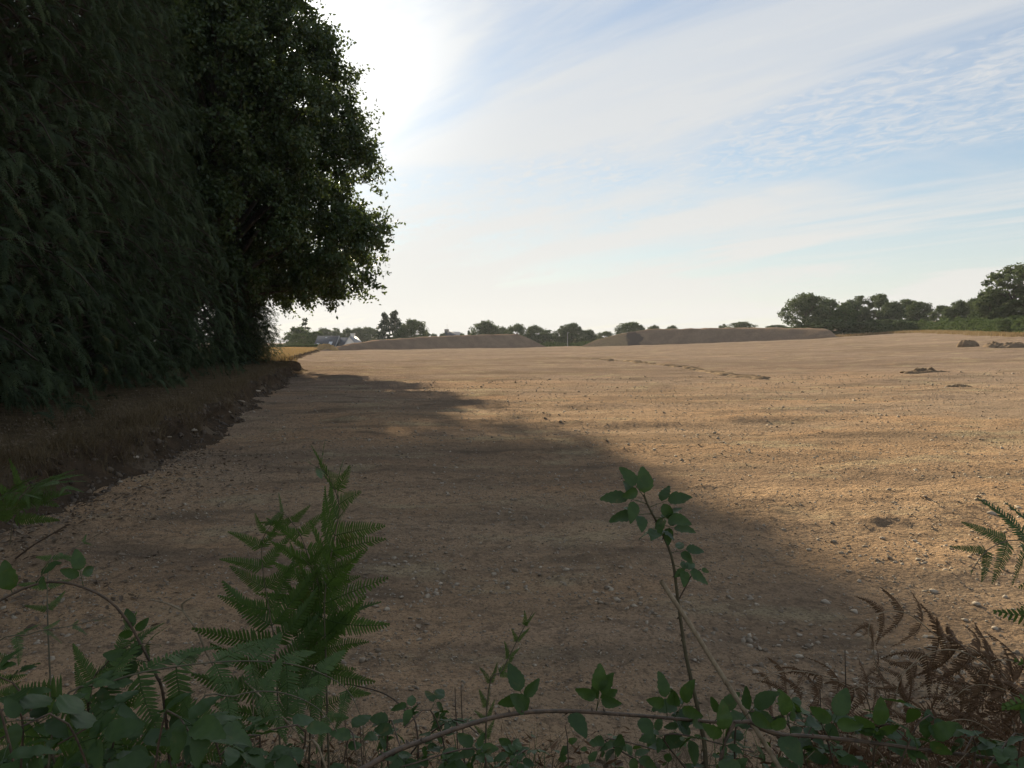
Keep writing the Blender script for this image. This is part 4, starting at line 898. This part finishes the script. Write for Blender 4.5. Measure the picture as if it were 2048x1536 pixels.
fern('yellowing bracken frond on the edge of the earth bank', [W(-10, 1080, 5.4), W(-5, 1010, 5.4), W(20, 985, 5.3), W(70, 995, 5.2)], .28, 8, (.3, -.5, .8), .2, shape=.6)
fern('fresh green bracken frond reaching in over the sunlit soil', [root(2300, 1.75), W(2240, 1360, 1.75), W(2170, 1180, 1.74), W(2100, 1100, 1.72), W(2030, 1080, 1.70), W(1975, 1100, 1.68), W(1945, 1140, 1.66)], .26, 14, (-.1, -.75, .6), .40, shape=.55, fwd=.45, droop=.25)
fern('young unfurling bracken tip standing alone by the arched bramble', [root(965, 2.1), W(975, 1400, 2.1), W(1005, 1340, 2.1), W(1040, 1270, 2.1), W(1065, 1225, 2.08)], .055, 11, (.5, -.8, .2), .35, shape=.12, fwd=1.5, droop=-.3)
# --- dead bracken
dg = 'dead bracken fronds'
fern('dead rust-brown bracken frond arching highest, curled over', [root(2090, 2.25), W(2040, 1420, 2.25), W(1960, 1310, 2.25), W(1880, 1275, 2.22), W(1810, 1225, 2.2), W(1745, 1235, 2.16), W(1735, 1300, 2.12)], .16, 13, (.0, -.85, .5), .25, True, .0038, dg, fwd=.1, shape=.45, droop=.4)
fern('dead brown bracken frond hooping over the dry tangle', [root(1990, 2.15), W(2030, 1440, 2.15), W(1990, 1350, 2.15), W(1920, 1302, 2.15), W(1850, 1310, 2.15), W(1800, 1360, 2.12), W(1790, 1420, 2.1)], .17, 13, (.1, -.8, .6), .22, True, .0038, dg, fwd=.1, shape=.45, droop=.4)
fern('dead brown bracken frond sagging into the green bramble', [root(1760, 2.35), W(1740, 1420, 2.35), W(1690, 1370, 2.32), W(1620, 1345, 2.3), W(1550, 1345, 2.28), W(1505, 1375, 2.25)], .15, 12, (.1, -.7, .7), .2, True, .0035, dg, fwd=.15, shape=.5, droop=.4)
fern('dead reddish bracken frond leaning along the verge', [root(1860, 2.2), W(1850, 1450, 2.2), W(1810, 1400, 2.2), W(1740, 1370, 2.2), W(1680, 1390, 2.2)], .15, 11, (.2, -.7, .7), .2, True, .0035, dg, fwd=.15, shape=.5, droop=.4)
fern('dead bracken frond pressed against the dry stalks', [root(2100, 2.0), W(2080, 1450, 2.0), W(2030, 1390, 2.0), W(1950, 1370, 2.0), W(1890, 1410, 2.0)], .17, 12, (-.1, -.8, .6), .2, True, .0035, dg, fwd=.15, shape=.5, droop=.4)
fern('thin dead frond with a curled tip above the soil', [root(1800, 2.3), W(1775, 1420, 2.3), W(1752, 1330, 2.3), W(1742, 1270, 2.3), W(1725, 1240, 2.28)], .09, 9, (.6, -.7, .3), .35, True, .003, dg, fwd=.2, shape=.4)
fern('crumpled dead frond low in the dry tangle', [root(1930, 2.05), W(1940, 1480, 2.05), W(1910, 1440, 2.05), W(1840, 1435, 2.02), W(1790, 1470, 2.0)], .15, 11, (.1, -.6, .8), .15, True, .0032, dg, fwd=.15, shape=.45, droop=.4)
fern('dead frond spreading flat over the verge grass', [root(1700, 2.2), W(1700, 1490, 2.2), W(1760, 1440, 2.2), W(1840, 1425, 2.2), W(1900, 1450, 2.2)], .14, 10, (.1, -.6, .8), .15, True, .0032, dg, fwd=.15, shape=.45, droop=.4)

for k_, (px, tp, d, sx, L_) in enumerate(((1990, 1400, 2.1, -1, .17), (1900, 1350, 2.3, -1, .15), (2060, 1340, 2.2, -1, .18), (1640, 1400, 2.3, -1, .14), (1820, 1480, 2.0, 1, .15), (1980, 1460, 1.95, -1, .16), (1740, 1490, 2.1, -1, .14), (2040, 1500, 1.85, -1, .16))):
    fern('dead brown frond tangled with others in the dry bracken', [root(px + 70, d), W(px + 40, tp + 70, d), W(px, tp, d), W(px + 70 * sx, tp - 20, d - .02), W(px + 130 * sx, tp + 30, d - .05)], L_, 11, (.15 * rng.normal(), -.7, .7), .15, True, .0032, dg, fwd=.15, shape=.45, droop=.4)
# --- brambles
U, Rr, Lf = (0, 0, 1.0), (1, 0, .2), (-1, 0, .2)
bramble('tall leafy bramble shoot rising above the soil', [root(1425, 2.15), W(1412, 1530, 2.15), W(1400, 1440, 2.15), W(1372, 1310, 2.14), W(1356, 1200, 2.12), W(1345, 1120, 2.10), W(1322, 1060, 2.08), W(1298, 1015, 2.05), W(1288, 990, 2.03)], .0085, .0028,
        [(.995, (.0, 0, 1), (.2, -.9, .3), .070, 5), (.985, (-.5, -.2, .7), (.1, -.8, .5), .064, 3), (.97, (-1, -.2, .35), (0, -.7, .8), .074, 1), (.96, (.9, -.2, .4), (0, -.7, .8), .066, 2), (.94, (-.9, -.4, .05), (-.2, -.6, .8), .072, 3), (.93, (.5, -.7, .1), (0, -.8, .6), .066, 4), (.91, (.8, -.5, -.1), (.2, -.7, .8), .058, 0), (.90, (-.3, -1, .1), (0, -.7, .8), .066, 2),
         (.83, (1, -.1, .25), (0, -.6, .8), .055, 1), (.80, (.9, -.3, -.35), (.3, -.7, .7), .060, 4), (.45, (-1, -.2, .12), (-.1, -.5, .9), .078, 0), (.42, (-.2, -.9, .3), (.1, -.9, .5), .080, 5), (.36, (-.9, -.3, .15), (-.3, -.6, .8), .080, 1), (.30, (.9, -.4, .1), (.3, -.5, .9), .075, 2), (.26, (-.5, -.5, -.5), (.3, -.9, .4), .075, 6), (.22, (.8, -.2, -.2), (.2, -.5, .8), .07, 3)], M_CANEG, 26)
bramble('small bare side shoot with a dried bud on the tall bramble', [W(1358, 1198, 2.12), W(1372, 1172, 2.11), W(1384, 1150, 2.1), W(1402, 1138, 2.1)], .0022, .0014, [(.98, (.8, -.2, -.1), (0, -.7, .7), .022, 6), (.9, (-.6, -.2, .3), (0, -.7, .7), .016, 7)], M_CANE, 2, name='bramble_twig', cat='twig', k=12)
bramble('thick thorny bramble cane arched low across the verge', [Vector((-.55, 1.05, .42)), W(560, 1690, 1.35), W(740, 1530, 1.5), W(860, 1476, 1.65), W(1000, 1432, 1.8), W(1120, 1422, 1.92), W(1260, 1430, 2.02), W(1402, 1442, 2.12), W(1500, 1452, 2.16), W(1600, 1490, 2.2)], .0068, .0042,
        [(.60, (-.25, 0, 1), (.3, -.9, .3), .070, 1), (.605, (-.5, -.5, .8), (.3, -.8, .5), .066, 5), (.70, (.15, 0, 1), (.1, -.5, .8), .072, 0), (.70, (.25, -.1, 1), (-.2, -.4, .9), .066, 2), (.80, (-.1, .1, 1), (.2, -.5, .9), .070, 3), (.81, (.4, -.2, .9), (-.1, -.5, .9), .072, 0), (.66, (.5, -.6, -.3), (.2, -.4, .9), .07, 6), (.76, (.3, -.7, -.3), (0, -.5, .9), .06, 5), (.87, (.4, -.3, .8), (.1, -.6, .8), .065, 1)], M_CANE, 60, k=60)
bramble('cut pale stick slanting beside the tall bramble shoot', [root(1650, 1.95), W(1600, 1610, 1.95), W(1555, 1530, 1.95), W(1500, 1440, 1.95), W(1440, 1345, 1.95), W(1380, 1250, 1.95), W(1322, 1162, 1.95)], .0070, .0062, [], M_DRY, 5, name='cut_stick', cat='stick')
bramble('slender bramble cane arching down over the dark ferns', [root(345, 2.1), W(330, 1420, 2.1), W(312, 1350, 2.1), W(285, 1295, 2.1), W(250, 1235, 2.08), W(205, 1192, 2.06), W(130, 1165, 2.04), W(60, 1172, 2.02), W(-20, 1212, 2.0)], .0048, .0030,
        [(.62, (-.3, -.2, 1), (.2, -.9, .3), .055, 1), (.56, (-.9, -.3, .4), (.2, -.8, .4), .07, 0), (.42, (.5, -.3, .9), (-.2, -.9, .4), .075, 5), (.40, (1, -.3, .3), (0, -.8, .6), .07, 6), (.80, (-.2, 0, 1), (.2, -.5, .8), .06, 2), (.95, (-.2, -.2, 1), (0, -.8, .5), .08, 5), (.9, (.5, -.2, .6), (0, -.5, .9), .06, 3)], M_CANE, 22)
bramble('thin bramble cane curving over the soil between fern and young tip', [root(830, 2.3), W(835, 1470, 2.35), W(810, 1420, 2.4), W(770, 1388, 2.45), W(715, 1372, 2.5), W(690, 1368, 2.5)], .0035, .0022, rl(4, .1, .45, .04, .055), M_CANE, 8)
bramble('dark bramble cane running along the bottom of the dry tangle', [root(1430, 1.8), W(1450, 1480, 1.82), W(1560, 1470, 1.85), W(1680, 1478, 1.86), W(1850, 1500, 1.86), W(2060, 1532, 1.86), W(2200, 1600, 1.86)], .0055, .0040,
        [(.2, (-.2, -.2, 1), (.2, -.5, .9), .06, 0), (.28, (.4, -.2, .9), (-.2, -.5, .9), .065, 1), (.36, (0, -.1, 1), (.1, -.6, .8), .07, 2), (.42, (.5, -.3, .8), (0, -.5, .9), .07, 3), (.50, (-.2, -.1, 1), (0, -.5, .9), .07, 0), (.56, (.4, 0, 1), (.1, -.5, .9), .075, 1), (.63, (.2, -.3, 1), (.2, -.6, .8), .07, 4), (.7, (.4, -.4, .7), (.1, -.6, .8), .07, 2), (.35, (.2, -.9, -.1), (0, -.4, .9), .075, 5), (.48, (.3, -.9, -.2), (0, -.4, .9), .08, 6)], M_CANE, 34)
bramble('forked pale dead twig in front of the shaded soil', [root(470, 2.35), W(440, 1380, 2.35), W(410, 1300, 2.36), W(392, 1258, 2.37), W(366, 1222, 2.38), W(364, 1208, 2.38), W(382, 1196, 2.37)], .0048, .0028, [], M_DRY, 0, name='dead_twig', cat='twig')
bramble('side prong of the forked pale twig', [W(364, 1220, 2.38), W(335, 1207, 2.38), W(300, 1199, 2.4)], .0036, .0022, [], M_DRY, 0, name='dead_twig', cat='twig', k=10)
bramble('thin dark stick leaning out of the leaf litter', [G(30, 1118), W(70, 1088, 4.6), W(136, 1049, 4.6)], .008, .005, [], M_CANE, 0, name='stick', cat='stick', k=10)
bramble('long pale stalk slanting down through the ferns', [root(760, 1.8), W(650, 1530, 1.82), W(610, 1480, 1.85), W(560, 1430, 1.9), W(490, 1362, 1.95)], .0042, .0022, [], M_DRY, 0, name='dry_stalk', cat='stalk')
for px, tp, b, d in ((910, 1375, 1500, 2.3), (922, 1370, 1500, 2.32), (505, 1360, 1520, 2.1), (690, 1440, 1540, 2.1), (720, 1450, 1540, 2.0), (1130, 1450, 1500, 2.2), (1690, 1300, 1480, 2.3), (1905, 1400, 1530, 2.1), (1640, 1380, 1500, 2.2), (2000, 1330, 1500, 2.25)):
    bramble('thin dry upright stalk among the verge plants', [root(px + 12, d), W(px + 6, b, d), W(px + 2, (tp + b) / 2, d), W(px, tp, d)], .0026, .0014, [], M_DRY if px % 2 else M_CANE, 0, 'dry stalks on the verge', 'dry_stalk', 'stalk', 8)
# leafy bramble clumps along the bottom
clumps = [(-40, 1.35, 1330, 9, .085), (40, 1.55, 1420, 9, .08), (130, 1.5, 1440, 10, .075), (230, 1.6, 1450, 10, .07), (330, 1.5, 1430, 9, .075), (420, 1.65, 1455, 9, .07), (520, 1.6, 1470, 9, .066), (610, 1.75, 1460, 9, .06), (700, 1.9, 1460, 8, .055),
          (780, 2.15, 1440, 8, .055), (860, 2.2, 1420, 8, .055), (905, 2.3, 1440, 6, .05), (1210, 2.2, 1480, 6, .055), (1330, 2.1, 1470, 7, .058), (1480, 2.1, 1430, 8, .06), (1560, 2.05, 1420, 8, .062), (1640, 2.0, 1440, 8, .06), (1760, 1.9, 1450, 8, .062), (1840, 1.85, 1440, 8, .062), (1950, 1.8, 1480, 8, .06), (2040, 1.75, 1470, 8, .06), (170, 1.9, 1380, 8, .06), (20, 1.9, 1360, 8, .065), (1050, 2.4, 1500, 6, .05), (960, 2.0, 1500, 7, .055)]
for px, d, tp, n, s in clumps:
    e = W(px, tp, d); r_ = root(px + 60 * rng.normal(), d + .12 * rng.random()); m_ = Vector(((r_.x + e.x) / 2 + .05 * rng.normal(), (r_.y + e.y) / 2, (r_.z + e.z) / 2 + .06)); e2 = e + Vector((.10 * rng.normal(), -.05 + .05 * rng.normal(), -.02))
    bramble('leafy bramble sprig low in the verge thicket', [r_, m_, e, e2], .0036, .0018, rl(n + 4, .30, 1.0, s * .75, s * 1.15, .6, (0, 1, 2, 3, 4, 5, 6)), M_CANE, 8, 'bramble sprigs in the thicket', k=20)
# the dense low growth that fills the foot of the thicket
def thicket(name, label, n, x0, x1, y0, y1, hfun, mat, tmpl, tf, s0, s1, cat='undergrowth', up=.6):
    x = x0 + (x1 - x0) * rng.random(n); y = y0 + (y1 - y0) * rng.random(n)
    z = np.array([bank_top(a, b) for a, b in zip(x, y)]); hh = hfun(x, y) * (1 + .5 * fbm(x / .3, y / .3, 2, 190)); q = rng.random(n) ** .8
    T = np.stack([x, y, z + hh * q], -1); Rm = frames(rdir(n) * np.array([1, 1, .5]), rng.normal(size=(n, 3)) * .6 + np.array([0, -.3, up]))
    V, F = scatter(tmpl, tf, Rm, T, s0 + (s1 - s0) * rng.random(n)); link(name, np_mesh(name, V, [F], mat, np.repeat(rng.random(n), len(tmpl))), kind='stuff', label=label, cat=cat)
LV, LFq = leaflet(1, .34, (0, 0, 0), 0, 0, 3)
thicket('undergrowth', 'dark low leaves filling the foot of the bramble thicket', 5200, -1.75, -.25, 1.5, 2.55, lambda x, y: np.clip(.40 - .16 * (x + 1.5), .1, .5) * np.clip((2.7 - y) / .8, .3, 1), M_BRAM, LV, LFq, .022, .055)
thicket('undergrowth', 'low leaves on the verge under the arched cane and dry tangle', 900, -.25, 1.9, 1.75, 2.65, lambda x, y: .16 + 0 * x, M_BRAM, LV, LFq, .022, .05)
PV = np.array([(0, 0, 0), (.3, .10, .03), (1, .02, .0), (.3, -.10, .03)]); PF = np.array([(0, 1, 2, 3)])
thicket('dead_undergrowth', 'brown dead leaf scraps matted in the dry bracken', 3800, .75, 1.95, 1.75, 2.6, lambda x, y: np.clip(.12 + .16 * (x - .6), .1, .34), M_DEAD, PV, PF, .02, .06, up=.2)
thicket('dead_undergrowth', 'brown dead scraps under the green ferns', 2200, -1.7, .5, 1.8, 2.8, lambda x, y: .10 + 0 * x, M_DEAD, PV, PF, .02, .06, up=.3)

# ------------------------------------------------------------------ the air between here and the far trees
V, F = boxVF(-480, 520, -120, 760, -8, 31)
m, t = material('summer_haze')
N(t, 'OutputMaterial', {'Volume': N(t, 'VolumePrincipled', {'Color': (.86, .92, 1.0, 1), 'Density': .00012, 'Anisotropy': .25}).outputs[0]})
link('haze', np_mesh('haze', V, [F], m), kind='stuff', label='thin summer haze over the field and far trees', cat='haze')
